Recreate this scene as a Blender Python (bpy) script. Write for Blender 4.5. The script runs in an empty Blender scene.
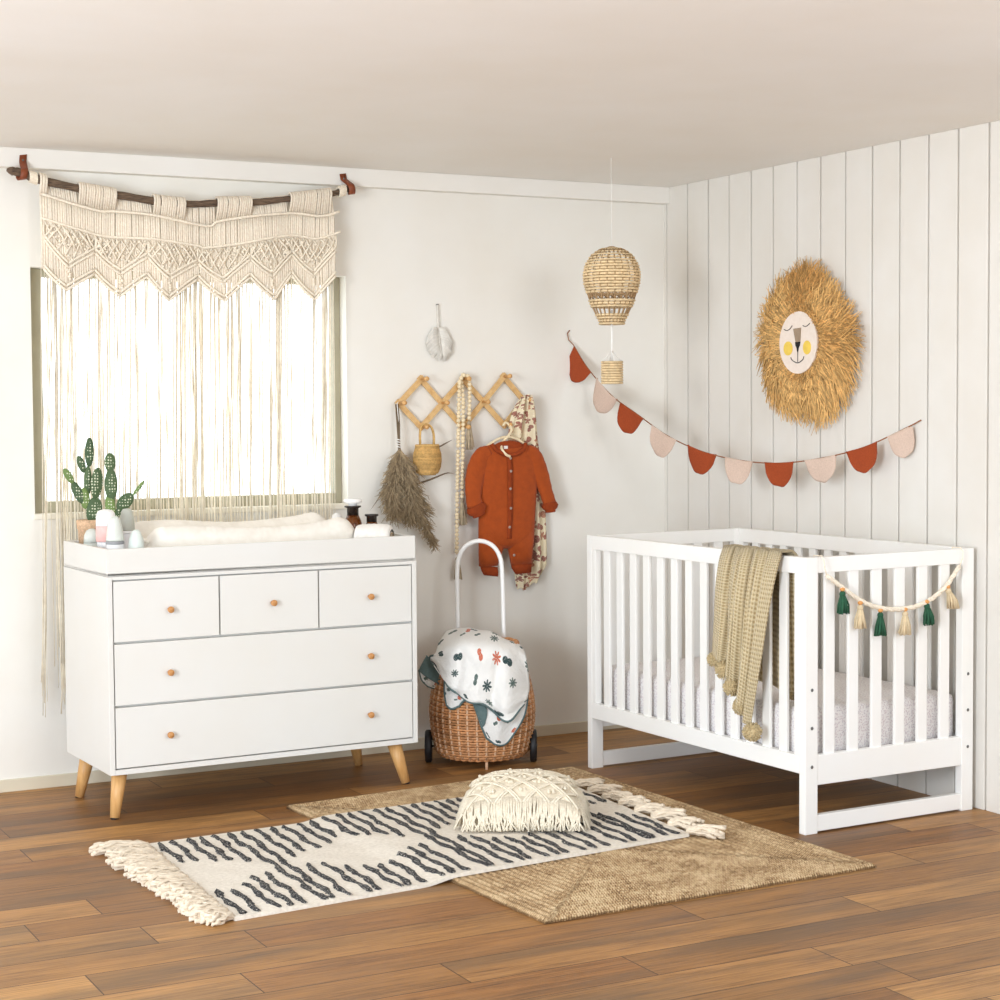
import bpy, math, random
from mathutils import Vector, Matrix
C = bpy.context.scene.collection
rnd = random.Random(7)
PI = math.pi

# ------------------------------------------------------------------ materials
def lin(c):
    c = c / 255.0
    return c / 12.92 if c <= 0.04045 else ((c + 0.055) / 1.055) ** 2.4
def rgb(r, g, b): return (lin(r), lin(g), lin(b), 1.0)

class NT:
    """small helper for building a material node tree"""
    def __init__(s, name):
        s.m = bpy.data.materials.new(name); s.m.use_nodes = True
        s.t = s.m.node_tree; s.b = s.t.nodes['Principled BSDF']
    def n(s, typ, **kw):
        nd = s.t.nodes.new(typ)
        for k, v in kw.items(): setattr(nd, k, v)
        return nd
    def set(s, sock, v):
        if hasattr(v, 'is_output'): s.t.links.new(v, sock)
        elif v is not None: sock.default_value = v
    def math(s, op, a, b=None, c=None):
        nd = s.n('ShaderNodeMath', operation=op)
        s.set(nd.inputs[0], a)
        if b is not None: s.set(nd.inputs[1], b)
        if c is not None: s.set(nd.inputs[2], c)
        return nd.outputs[0]
    def coord(s, kind='Object'): return s.n('ShaderNodeTexCoord').outputs[kind]
    def scale(s, vec, sc):
        nd = s.n('ShaderNodeMapping'); s.set(nd.inputs[0], vec); nd.inputs['Scale'].default_value = sc
        return nd.outputs[0]
    def noise(s, vec, sc, detail=3, rough=.55):
        nd = s.n('ShaderNodeTexNoise'); s.set(nd.inputs['Vector'], vec)
        nd.inputs['Scale'].default_value = sc; nd.inputs['Detail'].default_value = detail
        nd.inputs['Roughness'].default_value = rough
        return nd.outputs[0]
    def ramp(s, fac, stops):
        nd = s.n('ShaderNodeValToRGB'); s.set(nd.inputs[0], fac)
        e = nd.color_ramp.elements
        while len(e) < len(stops): e.new(0.5)
        for i, (p, c) in enumerate(stops): e[i].position = p; e[i].color = c
        return nd.outputs[0]
    def mix(s, fac, a, b, blend='MIX'):
        nd = s.n('ShaderNodeMix', data_type='RGBA', blend_type=blend)
        s.set(nd.inputs[0], fac); s.set(nd.inputs[6], a); s.set(nd.inputs[7], b)
        return nd.outputs[2]
    def bump(s, h, strength=.3, dist=.004):
        nd = s.n('ShaderNodeBump'); s.set(nd.inputs['Height'], h)
        nd.inputs['Strength'].default_value = strength; nd.inputs['Distance'].default_value = dist
        s.t.links.new(nd.outputs[0], s.b.inputs['Normal'])
    def col(s, v): s.set(s.b.inputs['Base Color'], v)
    def p(s, **kw):
        for k, v in kw.items(): s.set(s.b.inputs[k.replace('_', ' ')], v)

def simple(name, c, rough=.6, var=.06, vs=30, bump=0., bs=200, bd=.002, island=0., sheen=0., trans=0., metal=0., sss=0.):
    t = NT(name); base = rgb(*c)
    o = t.coord('Object')
    f = t.noise(o, vs)
    k = (1 - var)
    dk = (base[0]*k*k, base[1]*k*k*.985, base[2]*k*k*.96, 1); lt = (min(1, base[0]*(1+var)), min(1, base[1]*(1+var)), min(1, base[2]*(1+var)), 1)
    cc = t.ramp(f, [(.3, dk), (.7, lt)])
    if island:
        g = t.n('ShaderNodeNewGeometry').outputs['Random Per Island']
        v = t.math('MULTIPLY_ADD', g, 2*island, 1 - island)
        hs = t.n('ShaderNodeHueSaturation'); t.set(hs.inputs['Value'], v); t.set(hs.inputs['Color'], cc); cc = hs.outputs[0]
    t.col(cc); t.p(Roughness=rough)
    if metal: t.p(Metallic=metal)
    if sheen: t.p(Sheen_Weight=sheen)
    if bump: t.bump(t.noise(o, bs, 4), bump, bd)
    if trans:
        tr = t.n('ShaderNodeBsdfTranslucent'); t.set(tr.inputs[0], cc)
        ms = t.n('ShaderNodeMixShader'); ms.inputs[0].default_value = trans
        t.t.links.new(t.b.outputs[0], ms.inputs[1]); t.t.links.new(tr.outputs[0], ms.inputs[2])
        t.t.links.new(ms.outputs[0], t.t.nodes['Material Output'].inputs['Surface'])
    return t.m

def wood(name, c, dark, axis=(1, 18, 18), sc=6, rough=.5):
    t = NT(name); o = t.coord('Object')
    v = t.scale(o, axis); f = t.noise(v, sc, 5, .6)
    t.col(t.ramp(f, [(.3, rgb(*dark)), (.62, rgb(*c))])); t.p(Roughness=rough)
    t.bump(f, .12, .001); return t.m

def floor_mat():
    t = NT('oak_plank_floor'); o = t.coord('Object')
    sx = t.n('ShaderNodeSeparateXYZ'); t.set(sx.inputs[0], o); X, Y = sx.outputs[0], sx.outputs[1]
    W, L = .1655, 1.22
    v = t.math('DIVIDE', t.math('ADD', Y, 1.54 + 50*W), W)
    row = t.math('FLOOR', v); fv = t.math('FRACT', v)
    wn = t.n('ShaderNodeTexWhiteNoise', noise_dimensions='1D'); t.set(wn.inputs['W'], row)
    u = t.math('ADD', t.math('DIVIDE', t.math('ADD', X, 50.), L), wn.outputs['Value'])
    colm = t.math('FLOOR', u); fu = t.math('FRACT', u)
    cb = t.n('ShaderNodeCombineXYZ'); t.set(cb.inputs[0], row); t.set(cb.inputs[1], colm)
    w2 = t.n('ShaderNodeTexWhiteNoise', noise_dimensions='2D'); t.set(w2.inputs['Vector'], cb.outputs[0])
    pid = w2.outputs['Value']
    # grain, shifted per plank
    gx = t.n('ShaderNodeCombineXYZ')
    t.set(gx.inputs[0], t.math('MULTIPLY', X, 1.0)); t.set(gx.inputs[1], t.math('MULTIPLY', Y, 7.0)); t.set(gx.inputs[2], t.math('MULTIPLY', pid, 37.0))
    g1 = t.noise(gx.outputs[0], 2.2, 9, .74)
    gx2 = t.n('ShaderNodeCombineXYZ')
    t.set(gx2.inputs[0], t.math('MULTIPLY', X, 1.0)); t.set(gx2.inputs[1], t.math('MULTIPLY', Y, 30.0)); t.set(gx2.inputs[2], t.math('MULTIPLY', pid, 91.0))
    g2 = t.noise(gx2.outputs[0], 5.5, 5, .7)
    g3 = t.noise(gx.outputs[0], .9, 3, .5)
    base = t.ramp(pid, [(0, rgb(136, 93, 52)), (.35, rgb(167, 120, 68)), (.7, rgb(186, 138, 82)), (1, rgb(152, 104, 57))])
    f = t.math('MULTIPLY_ADD', g2, .5, t.math('MULTIPLY', g1, .5))
    shade = t.ramp(f, [(.37, (.36, .31, .27, 1)), (.46, (.74, .71, .67, 1)), (.54, (1.0, .99, .97, 1)), (.64, (1.24, 1.23, 1.20, 1))])
    c1 = t.mix(1.0, base, shade, 'MULTIPLY')
    grey = t.ramp(g3, [(.48, (0, 0, 0, 1)), (.66, (.6, .6, .6, 1))])
    c2 = t.mix(grey, c1, rgb(98, 76, 54))
    # joints
    dv = t.math('MULTIPLY', t.math('MINIMUM', fv, t.math('SUBTRACT', 1., fv)), W)
    du = t.math('MULTIPLY', t.math('MINIMUM', fu, t.math('SUBTRACT', 1., fu)), L)
    d = t.math('MINIMUM', dv, du)
    gap = t.math('LESS_THAN', d, .0016)
    t.col(t.mix(gap, c2, rgb(74, 48, 30)))
    t.p(Roughness=t.math('MULTIPLY_ADD', g1, .2, .36)); t.b.inputs['Specular IOR Level'].default_value = .35
    t.bump(t.math('SUBTRACT', t.math('MULTIPLY', g2, .4), gap), .25, .001)
    return t.m

def jute_mat():
    t = NT('braided_jute'); uv = t.coord('UV')
    sx = t.n('ShaderNodeSeparateXYZ'); t.set(sx.inputs[0], uv)
    U, V = sx.outputs[0], sx.outputs[1]
    a = t.math('MULTIPLY', U, 1500.); b = t.math('MULTIPLY', V, 267.)
    w = t.math('SINE', t.math('ADD', a, t.math('MULTIPLY', t.math('SINE', b), 1.3)))
    n = t.noise(t.coord('Object'), 135, 2, .6); n2 = t.noise(t.coord('Object'), 11, 3)
    f = t.math('ADD', t.math('MULTIPLY', w, .07), t.math('ADD', t.math('MULTIPLY', n, .62), t.math('MULTIPLY', n2, .38)))
    gr = t.math('FRACT', t.math('DIVIDE', V, .0235)); gr = t.math('MINIMUM', gr, t.math('SUBTRACT', 1., gr))
    f = t.math('SUBTRACT', f, t.math('MULTIPLY', t.math('SUBTRACT', .16, t.math('MINIMUM', gr, .16)), 1.1))
    t.col(t.ramp(f, [(.33, rgb(108, 80, 50)), (.47, rgb(178, 144, 102)), (.62, rgb(220, 194, 154))]))
    t.p(Roughness=.95); t.bump(t.math('MULTIPLY_ADD', w, .3, n), .6, .004); return t.m

def knit_mat(name, c, dark, su=70, sv=70, rough=.95):
    t = NT(name); uv = t.coord('UV'); sx = t.n('ShaderNodeSeparateXYZ'); t.set(sx.inputs[0], uv)
    a = t.math('MULTIPLY', sx.outputs[0], su*2*PI); b = t.math('MULTIPLY', sx.outputs[1], sv*2*PI)
    w = t.math('MULTIPLY', t.math('SINE', t.math('ADD', a, b)), t.math('SINE', t.math('SUBTRACT', a, b)))
    h = t.math('MULTIPLY_ADD', w, .5, .5)
    t.col(t.ramp(h, [(.12, rgb(*dark)), (.6, rgb(*c))])); t.p(Roughness=rough, Sheen_Weight=.2)
    t.bump(h, .8, .007); return t.m

def print_mat(name, ground, motifs, sc, size, petals=7, star=.55, stretch=(1, 1, 1), grid=True):
    """cloth with scattered star / leaf motifs (UV space)"""
    t = NT(name); uv = t.scale(t.coord('UV'), stretch)
    vo = t.n('ShaderNodeTexVoronoi'); t.set(vo.inputs['Vector'], uv); vo.inputs['Scale'].default_value = sc
    vo.voronoi_dimensions = '2D'; vo.inputs['Randomness'].default_value = .75
    pos = vo.outputs['Position']
    sub = t.n('ShaderNodeVectorMath', operation='SUBTRACT')
    t.set(sub.inputs[0], uv); t.set(sub.inputs[1], pos)
    sx = t.n('ShaderNodeSeparateXYZ'); t.set(sx.inputs[0], sub.outputs[0])
    cs = t.n('ShaderNodeSeparateColor'); t.set(cs.inputs[0], vo.outputs['Color'])
    ang = t.math('ADD', t.math('ARCTAN2', sx.outputs[1], sx.outputs[0]), t.math('MULTIPLY', cs.outputs[1], 6.0))
    lob = t.math('ABSOLUTE', t.math('COSINE', t.math('MULTIPLY', ang, petals/2)))
    # elongated leaf like motif on some cells
    dirv = t.math('ABSOLUTE', t.math('COSINE', ang))
    lob = t.mix(t.math('GREATER_THAN', cs.outputs[2], .5), lob, t.math('POWER', dirv, 1.6))
    r = t.math('MULTIPLY_ADD', lob, star, 1 - star)
    r = t.math('MULTIPLY', r, t.math('MULTIPLY', t.math('MULTIPLY_ADD', cs.outputs[1], .5, .6), size/sc))
    ln = t.n('ShaderNodeVectorMath', operation='LENGTH'); t.set(ln.inputs[0], sub.outputs[0])
    inside = t.math('LESS_THAN', ln.outputs['Value'], r)
    vein = t.noise(uv, 150, 2)
    inside = t.math('MULTIPLY', inside, t.math('GREATER_THAN', vein, .36))
    mc = t.ramp(cs.outputs[0], [(p, rgb(*c)) for p, c in motifs])
    mc.node.color_ramp.interpolation = 'CONSTANT'
    t.col(t.mix(inside, rgb(*ground), mc)); t.p(Roughness=.9, Sheen_Weight=.1)
    t.bump(t.noise(t.coord('UV'), 22, 5), .55, .010); return t.m

M = {}
M['wall'] = simple('plaster_wall', (240, 237, 230), .85, .012, 3, .12, 30, .004)
M['ceil'] = simple('ceiling_paint', (242, 239, 234), .9, .01, 2)
M['trim'] = simple('trim_paint', (240, 237, 231), .7, .01, 2)
M['base'] = simple('baseboard_paint', (222, 212, 190), .6, .02, 3)
M['plank'] = simple('painted_boards', (232, 228, 221), .65, .015, 4, .1, 18, .003)
M['floor'] = floor_mat()
M['frame'] = simple('olive_window_frame', (172, 166, 144), .5, .03, 10)
M['reveal'] = simple('window_sill_paint', (240, 234, 220), .6, .01, 4)
M['white'] = simple('white_lacquer', (230, 228, 223), .38, .006, 3)
M['white2'] = simple('white_painted_wood', (248, 247, 244), .4, .006, 3)
M['gapdark'] = simple('shadow_gap_board', (90, 82, 74), .8, .02, 5)
M['oak'] = wood('light_oak', (226, 178, 116), (204, 150, 88), (18, 18, 1.4), 5, .45)
M['knob'] = wood('knob_wood', (208, 150, 90), (178, 118, 64), (14, 14, 14), 8, .45)
M['rackwood'] = wood('rack_wood', (228, 190, 132), (206, 160, 100), (5, 30, 5), 8, .5)
M['bark'] = wood('driftwood_bark', (122, 100, 80), (52, 40, 32), (4, 40, 40), 6, .9)
M['leather'] = simple('tan_leather', (136, 66, 32), .5, .12, 60, .2, 300)
M['screw'] = simple('steel_screw', (120, 120, 118), .3, .02, 30, metal=.9)
M['rope'] = simple('cotton_rope', (254, 240, 222), .95, .05, 120, .25, 500, .001, island=.05, trans=.12)
M['rope2'] = simple('cotton_knot_cord', (252, 237, 217), .95, .08, 150, .4, 500, .002, island=.05)
M['fringe'] = simple('cotton_fringe', (250, 240, 220), .95, .05, 40, 0, island=.14, trans=.16)
M['rust'] = simple('rust_jersey', (168, 71, 8), .9, .06, 40, .25, 60, .008, sheen=.1)
M['rustcuff'] = simple('rust_rib', (148, 58, 8), .95, .08, 60, .4, 300, .003)
M['button'] = simple('grey_button', (168, 148, 138), .4, .05, 50)
M['tag'] = simple('white_label', (235, 230, 225), .8, .02, 50)
M['hanger'] = simple('cream_hanger', (240, 222, 186), .4, .05, 30)
M['rustflag'] = simple('rust_linen', (160, 68, 28), .95, .08, 200, .3, 600, .001)
M['pinkflag'] = simple('pink_linen', (228, 203, 186), .95, .05, 200, .3, 600, .001, trans=.15)
M['twine'] = simple('brown_twine', (150, 96, 62), .9, .1, 200)
M['straw'] = simple('raffia_straw', (222, 178, 112), .8, .12, 60, island=.38)
M['felt'] = simple('cream_felt', (244, 230, 218), .95, .02, 60, .2, 400)
M['yellow'] = simple('yellow_felt', (246, 212, 96), .95, .04, 60)
M['taupe'] = simple('taupe_felt', (164, 142, 118), .95, .04, 60)
M['black'] = simple('black_felt', (26, 24, 24), .9, .04, 60)
M['wicker'] = simple('natural_wicker', (240, 214, 170), .7, .12, 60, .2, 300, island=.10)
M['wickerdk'] = simple('brown_wicker_stake', (178, 146, 106), .7, .12, 60, island=.1)
M['rattan'] = simple('honey_rattan', (206, 146, 96), .55, .16, 70, .2, 300, island=.16)
M['rattanst'] = simple('pale_rattan_stake', (220, 180, 146), .6, .1, 60, island=.1)
M['seagrass'] = simple('seagrass', (214, 172, 106), .75, .14, 80, .3, 300, island=.14)
M['cordwhite'] = simple('white_cord', (248, 246, 242), .8, .02, 50)
M['metalwhite'] = simple('white_metal_tube', (248, 247, 246), .3, .005, 5)
M['rubber'] = simple('black_rubber', (24, 24, 26), .55, .1, 40)
M['hub'] = simple('chrome_hub', (190, 190, 188), .25, .02, 30, metal=.8)
M['pampas'] = simple('dry_pampas', (172, 152, 122), .95, .12, 30, island=.32)
M['stem'] = simple('dry_stem', (118, 100, 78), .8, .14, 60)
M['bead'] = simple('pale_wood_bead', (240, 222, 186), .5, .06, 60)
M['tassel'] = simple('jute_tassel', (196, 178, 150), .95, .14, 60, island=.28)
M['knitb'] = knit_mat('taupe_knit', (214, 196, 158), (172, 149, 108), 17, 21)
M['pom'] = simple('taupe_wool', (198, 178, 138), .95, .1, 60, island=.16)
M['sheet'] = print_mat('printed_sheet', (244, 240, 238), [(0, (222, 210, 212)), (.6, (216, 208, 212))], 110, .5, 2, .85, grid=False)
M['pad'] = simple('cream_muslin', (246, 240, 230), .95, .03, 25, .35, 30, .006)
M['towel'] = simple('white_towel', (246, 242, 236), .95, .03, 40, .5, 400, .002)
M['towelfold'] = simple('towel_tan_edge', (186, 164, 132), .95, .05, 40)
M['cushion'] = simple('cream_macrame', (234, 222, 200), .95, .05, 60, .6, 260, .003)
M['cushioncord'] = simple('cream_cord', (238, 227, 206), .95, .08, 150, .5, 500, .001)
M['rugwool'] = simple('cream_wool', (242, 233, 219), .95, .06, 90, .9, 300, .004)
M['rugtassel'] = simple('rug_cotton_tassel', (233, 217, 195), .95, .06, 60, .4, 300, .002, island=.08)
def blackwool():
    t = NT('black_speckled_wool'); o = t.coord('Object'); n = t.noise(o, 210, 4, .7)
    t.col(t.ramp(n, [(.545, rgb(26, 28, 34)), (.62, rgb(212, 206, 196))])); t.p(Roughness=.95)
    t.bump(n, .8, .004); return t.m
M['rugblack'] = blackwool()
M['jute'] = jute_mat()
M['swaddle'] = print_mat('palm_print_muslin', (242, 240, 236), [(0, (52, 74, 74)), (.55, (84, 104, 98)), (.88, (206, 112, 84))], 5.4, .31, 8, .66)
M['teal'] = simple('teal_grey_binding', (96, 116, 116), .95, .06, 60, .3, 300)
M['floral'] = print_mat('rust_floral_muslin', (236, 222, 190), [(0, (160, 104, 88)), (.55, (186, 130, 104)), (.8, (150, 100, 88))], 9, .62, 5, .75)
M['greent'] = simple('green_wool', (44, 92, 66), .95, .12, 60, island=.22)
M['creamt'] = simple('cream_wool_tassel', (226, 206, 170), .95, .08, 60, island=.12)
M['goldbead'] = simple('orange_wood_bead', (226, 160, 92), .5, .06, 60)
M['macleaf'] = simple('white_macrame_leaf', (232, 228, 220), .95, .05, 60, island=.06)
def cactus_mat():
    t = NT('cactus_skin'); o = t.coord('Object')
    vo = t.n('ShaderNodeTexVoronoi'); t.set(vo.inputs['Vector'], o); vo.inputs['Scale'].default_value = 100; vo.inputs['Randomness'].default_value = .3
    g = t.n('ShaderNodeNewGeometry').outputs['Random Per Island']
    oi = t.n('ShaderNodeObjectInfo').outputs['Random']
    base = t.ramp(oi, [(0, rgb(66, 88, 58)), (.5, rgb(86, 108, 70)), (1, rgb(120, 144, 80))])
    spot = t.math('LESS_THAN', vo.outputs['Distance'], .30)
    t.col(t.mix(spot, base, rgb(214, 218, 190))); t.p(Roughness=.7); return t.m
M['cactus'] = cactus_mat()
M['terra'] = simple('speckled_terracotta', (228, 190, 154), .85, .16, 140, .3, 200)
M['soil'] = simple('potting_soil', (70, 52, 40), .95, .2, 90)
M['sage'] = simple('pale_grey_silicone', (218, 222, 214), .5, .02, 30)
M['sage2'] = simple('grey_silicone', (190, 192, 182), .5, .02, 30)
M['mint'] = simple('pale_mint_silicone', (222, 230, 224), .5, .02, 30)
M['pinkband'] = simple('pink_plastic', (250, 196, 190), .5, .02, 30)
M['whiteplast'] = simple('white_plastic', (248, 246, 244), .4, .01, 30)
M['clearplast'] = simple('frosted_plastic', (228, 228, 230), .25, .02, 30)
M['ring'] = simple('grey_print', (150, 150, 152), .5, .03, 60)
def glass(name, c, rough=.05, tr=1.):
    t = NT(name); t.col(rgb(*c)); t.p(Roughness=rough, Transmission_Weight=tr, IOR=1.45); return t.m
M['amber'] = glass('amber_glass', (150, 84, 24), .08, .75)
M['darkglass'] = simple('dark_stopper', (44, 36, 32), .2, .05, 40)
def pane_mat():
    t = NT('window_glass')
    tp = t.n('ShaderNodeBsdfTransparent'); tp.inputs[0].default_value = (.97, .98, .97, 1)
    gl = t.n('ShaderNodeBsdfGlossy'); gl.inputs['Roughness'].default_value = .02
    ms = t.n('ShaderNodeMixShader'); ms.inputs[0].default_value = .05
    t.t.links.new(tp.outputs[0], ms.inputs[1]); t.t.links.new(gl.outputs[0], ms.inputs[2])
    t.t.links.new(ms.outputs[0], t.t.nodes['Material Output'].inputs['Surface']); return t.m
M['pane'] = pane_mat()

# ------------------------------------------------------------------ mesh builder
def cr(a, b, c, d, t):
    return 0.5*((2*b) + (c - a)*t + (2*a - 5*b + 4*c - d)*t*t + (3*b - a - 3*c + d)*t**3)
def spline(pts, n):
    """Catmull-Rom through pts, n samples per span"""
    P = [Vector(p) for p in pts]; out = []
    for i in range(len(P) - 1):
        a = P[i-1] if i else P[0]*2 - P[1]; d = P[i+2] if i + 2 < len(P) else P[-1]*2 - P[-2]
        for k in range(n): out.append(cr(a, P[i], P[i+1], d, k/n))
    out.append(P[-1].copy()); return out
def frame(d):
    d = d.normalized(); r = Vector((0, 0, 1)) if abs(d.z) < .9 else Vector((1, 0, 0))
    a = d.cross(r).normalized(); return a, d.cross(a).normalized()

class MB:
    def __init__(s): s.v = []; s.f = []; s.sm = []; s.uv = {}; s.mi = []; s.cur = 0
    def face(s, idx, smooth=False): s.f.append(tuple(idx)); s.sm.append(smooth); s.mi.append(s.cur)
    def box(s, lo, hi, bev=0.0):
        x0, y0, z0 = lo; x1, y1, z1 = hi
        if bev <= 0:
            b = len(s.v)
            s.v += [Vector(p) for p in ((x0,y0,z0),(x1,y0,z0),(x1,y1,z0),(x0,y1,z0),(x0,y0,z1),(x1,y0,z1),(x1,y1,z1),(x0,y1,z1))]
            for q in ((0,3,2,1),(4,5,6,7),(0,1,5,4),(1,2,6,5),(2,3,7,6),(3,0,4,7)): s.face([b+i for i in q])
            return s
        import bmesh
        bm = bmesh.new(); r = bmesh.ops.create_cube(bm, size=1)
        for v in bm.verts: v.co = Vector(((x0+x1)/2 + v.co.x*(x1-x0), (y0+y1)/2 + v.co.y*(y1-y0), (z0+z1)/2 + v.co.z*(z1-z0)))
        bmesh.ops.bevel(bm, geom=bm.edges[:], offset=bev, segments=2, affect='EDGES', profile=.6)
        b = len(s.v); bm.verts.ensure_lookup_table()
        for v in bm.verts: s.v.append(v.co.copy())
        for f in bm.faces: s.face([b + v.index for v in f.verts], False)
        bm.free(); return s
    def tube(s, pts, r, seg=6, closed=False, cap=True, rfn=None):
        P = [Vector(p) for p in pts]; n = len(P); b = len(s.v); a0 = None
        for i in range(n):
            if closed: d = P[(i+1) % n] - P[i-1]
            else: d = P[min(i+1, n-1)] - P[max(i-1, 0)]
            if d.length < 1e-9: d = Vector((0, 0, 1))
            d.normalize()
            if a0 is None: a0, _ = frame(d)
            a0 = (a0 - d*a0.dot(d))
            if a0.length < 1e-6: a0, _ = frame(d)
            a0.normalize(); c0 = d.cross(a0)
            rr = r[i] if isinstance(r, (list, tuple)) else r
            for k in range(seg):
                t = 2*PI*k/seg; q = rr*(rfn(i, t) if rfn else 1)
                s.v.append(P[i] + (a0*math.cos(t) + c0*math.sin(t))*q)
        m = n if closed else n - 1
        for i in range(m):
            for k in range(seg):
                i2 = (i+1) % n; k2 = (k+1) % seg
                s.face((b+i*seg+k, b+i*seg+k2, b+i2*seg+k2, b+i2*seg+k), seg > 3)
        if cap and not closed:
            s.face([b+k for k in range(seg)][::-1]); s.face([b+(n-1)*seg+k for k in range(seg)])
        return s
    def cyl(s, p0, p1, r0, r1=None, seg=20): return s.tube([p0, p1], [r0, r0 if r1 is None else r1], seg)
    def lathe(s, prof, seg=32, o=(0,0,0), cap=True, tf=None):
        b = len(s.v); n = len(prof)
        for r, z in prof:
            for k in range(seg):
                t = 2*PI*k/seg; p = Vector((r*math.cos(t), r*math.sin(t), z))
                s.v.append((tf @ p if tf else p) + Vector(o))
        for i in range(n-1):
            for k in range(seg):
                k2 = (k+1) % seg
                s.face((b+i*seg+k, b+i*seg+k2, b+(i+1)*seg+k2, b+(i+1)*seg+k), True)
        if cap:
            if prof[0][0] > 1e-5: s.face([b+k for k in range(seg)][::-1])
            if prof[-1][0] > 1e-5: s.face([b+(n-1)*seg+k for k in range(seg)])
        return s
    def sphere(s, c, r, seg=12, rings=8, sc=(1,1,1), fn=None, rot=None):
        b = len(s.v); c = Vector(c)
        for i in range(rings+1):
            th = PI*i/rings
            for k in range(seg):
                ph = 2*PI*k/seg
                d = Vector((math.sin(th)*math.cos(ph), math.sin(th)*math.sin(ph), math.cos(th)))
                q = r*(fn(d) if fn else 1); p = Vector((d.x*sc[0], d.y*sc[1], d.z*sc[2]))*q
                if rot: p = rot @ p
                s.v.append(c + p)
        for i in range(rings):
            for k in range(seg):
                k2 = (k+1) % seg
                s.face((b+i*seg+k, b+(i+1)*seg+k, b+(i+1)*seg+k2, b+i*seg+k2), True)
        return s
    def grid(s, fn, nu, nv, uvs=(1, 1), wrapu=False):
        b = len(s.v)
        for j in range(nv+1):
            for i in range(nu+1):
                s.uv[len(s.v)] = (i/nu*uvs[0], j/nv*uvs[1]); s.v.append(Vector(fn(i/nu, j/nv)))
        for j in range(nv):
            for i in range(nu):
                a = b + j*(nu+1) + i; s.face((a, a+1, a+nu+2, a+nu+1), True)
        return s
    def loft(s, secs, seg=20, cap=True, pw=2.0):
        """secs: (center, half vector a, half vector b); superellipse power pw"""
        b = len(s.v)
        for c, a, d in secs:
            c, a, d = Vector(c), Vector(a), Vector(d)
            for k in range(seg):
                t = 2*PI*k/seg; x, y = math.cos(t), math.sin(t)
                x = math.copysign(abs(x)**(2/pw), x); y = math.copysign(abs(y)**(2/pw), y)
                s.v.append(c + a*x + d*y)
        for i in range(len(secs)-1):
            for k in range(seg):
                k2 = (k+1) % seg; s.face((b+i*seg+k, b+i*seg+k2, b+(i+1)*seg+k2, b+(i+1)*seg+k), True)
        if cap:
            s.face([b+k for k in range(seg)][::-1]); s.face([b+(len(secs)-1)*seg+k for k in range(seg)])
        return s
    def prism(s, poly, off):
        """extrude a planar polygon (list of 3-D points) by vector off"""
        b = len(s.v); n = len(poly); off = Vector(off)
        s.v += [Vector(p) for p in poly] + [Vector(p) + off for p in poly]
        s.face(list(range(b, b+n))[::-1]); s.face(range(b+n, b+2*n))
        for i in range(n): s.face((b+i, b+(i+1) % n, b+n+(i+1) % n, b+n+i))
        return s
    def strip(s, pts, w, th=.0012):
        """thin flat ribbon: pts list, w list of half width vectors"""
        b = len(s.v)
        for p, q in zip(pts, w):
            s.v += [Vector(p) - Vector(q), Vector(p) + Vector(q)]
        for i in range(len(pts)-1): s.face((b+2*i, b+2*i+1, b+2*i+3, b+2*i+2), True)
        return s
    def build(s, name, mat, parent=None, solid=0., loc=None, rotz=0.):
        me = bpy.data.meshes.new(name); me.from_pydata([tuple(v) for v in s.v], [], s.f); me.update()
        me.polygons.foreach_set('use_smooth', s.sm)
        mats = mat if isinstance(mat, (list, tuple)) else [mat]
        for m in mats: me.materials.append(m)
        if len(mats) > 1: me.polygons.foreach_set('material_index', s.mi)
        if s.uv:
            l = me.uv_layers.new(name='UVMap'); d = [0.0]*(2*len(me.loops))
            for lp in me.loops:
                q = s.uv.get(lp.vertex_index, (0, 0)); d[2*lp.index] = q[0]; d[2*lp.index+1] = q[1]
            l.data.foreach_set('uv', d)
        import bmesh
        bm = bmesh.new(); bm.from_mesh(me)
        if not s.uv: bmesh.ops.recalc_face_normals(bm, faces=bm.faces[:])
        bm.to_mesh(me); bm.free()
        o = bpy.data.objects.new(name, me); C.objects.link(o)
        if parent: o.parent = parent
        if loc: o.location = loc
        if rotz: o.rotation_euler = (0, 0, rotz)
        if solid:
            md = o.modifiers.new('thickness', 'SOLIDIFY'); md.thickness = solid; md.offset = 0
        return o

def tag(o, label, cat, group=None):
    o['label'] = label; o['category'] = cat
    if group: o['group'] = group
    return o
def thing(name, label, cat, loc=(0,0,0), rotz=0., group=None):
    o = bpy.data.objects.new(name, None); C.objects.link(o); o.empty_display_size = .05
    o.location = loc; o.rotation_euler = (0, 0, rotz); return tag(o, label, cat, group)
def struct(o): o['kind'] = 'structure'; return o
def dup(o, parent, loc=None, rot=None):
    c = o.copy(); C.objects.link(c); c.parent = parent
    if loc is not None: c.location = loc
    if rot is not None: c.rotation_euler = rot
    for ch in list(o.children): dup(ch, c)
    return c
def patch(ctrl, nu, nv, fn=None):
    """surface through a control grid ctrl[row][col]"""
    R, K = len(ctrl), len(ctrl[0]); G = [[Vector(p) for p in r] for r in ctrl]
    def at(L, t):
        n = len(L) - 1; x = min(max(t, 0), 1)*n; i = min(int(x), n-1); f = x - i
        a = L[i-1] if i else L[0]*2 - L[1]; d = L[i+2] if i + 2 <= n else L[n]*2 - L[n-1]
        return cr(a, L[i], L[i+1], d, f)
    def ev(u, v):
        p = at([at(r, u) for r in G], v)
        return fn(u, v, p) if fn else p
    return ev

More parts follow.
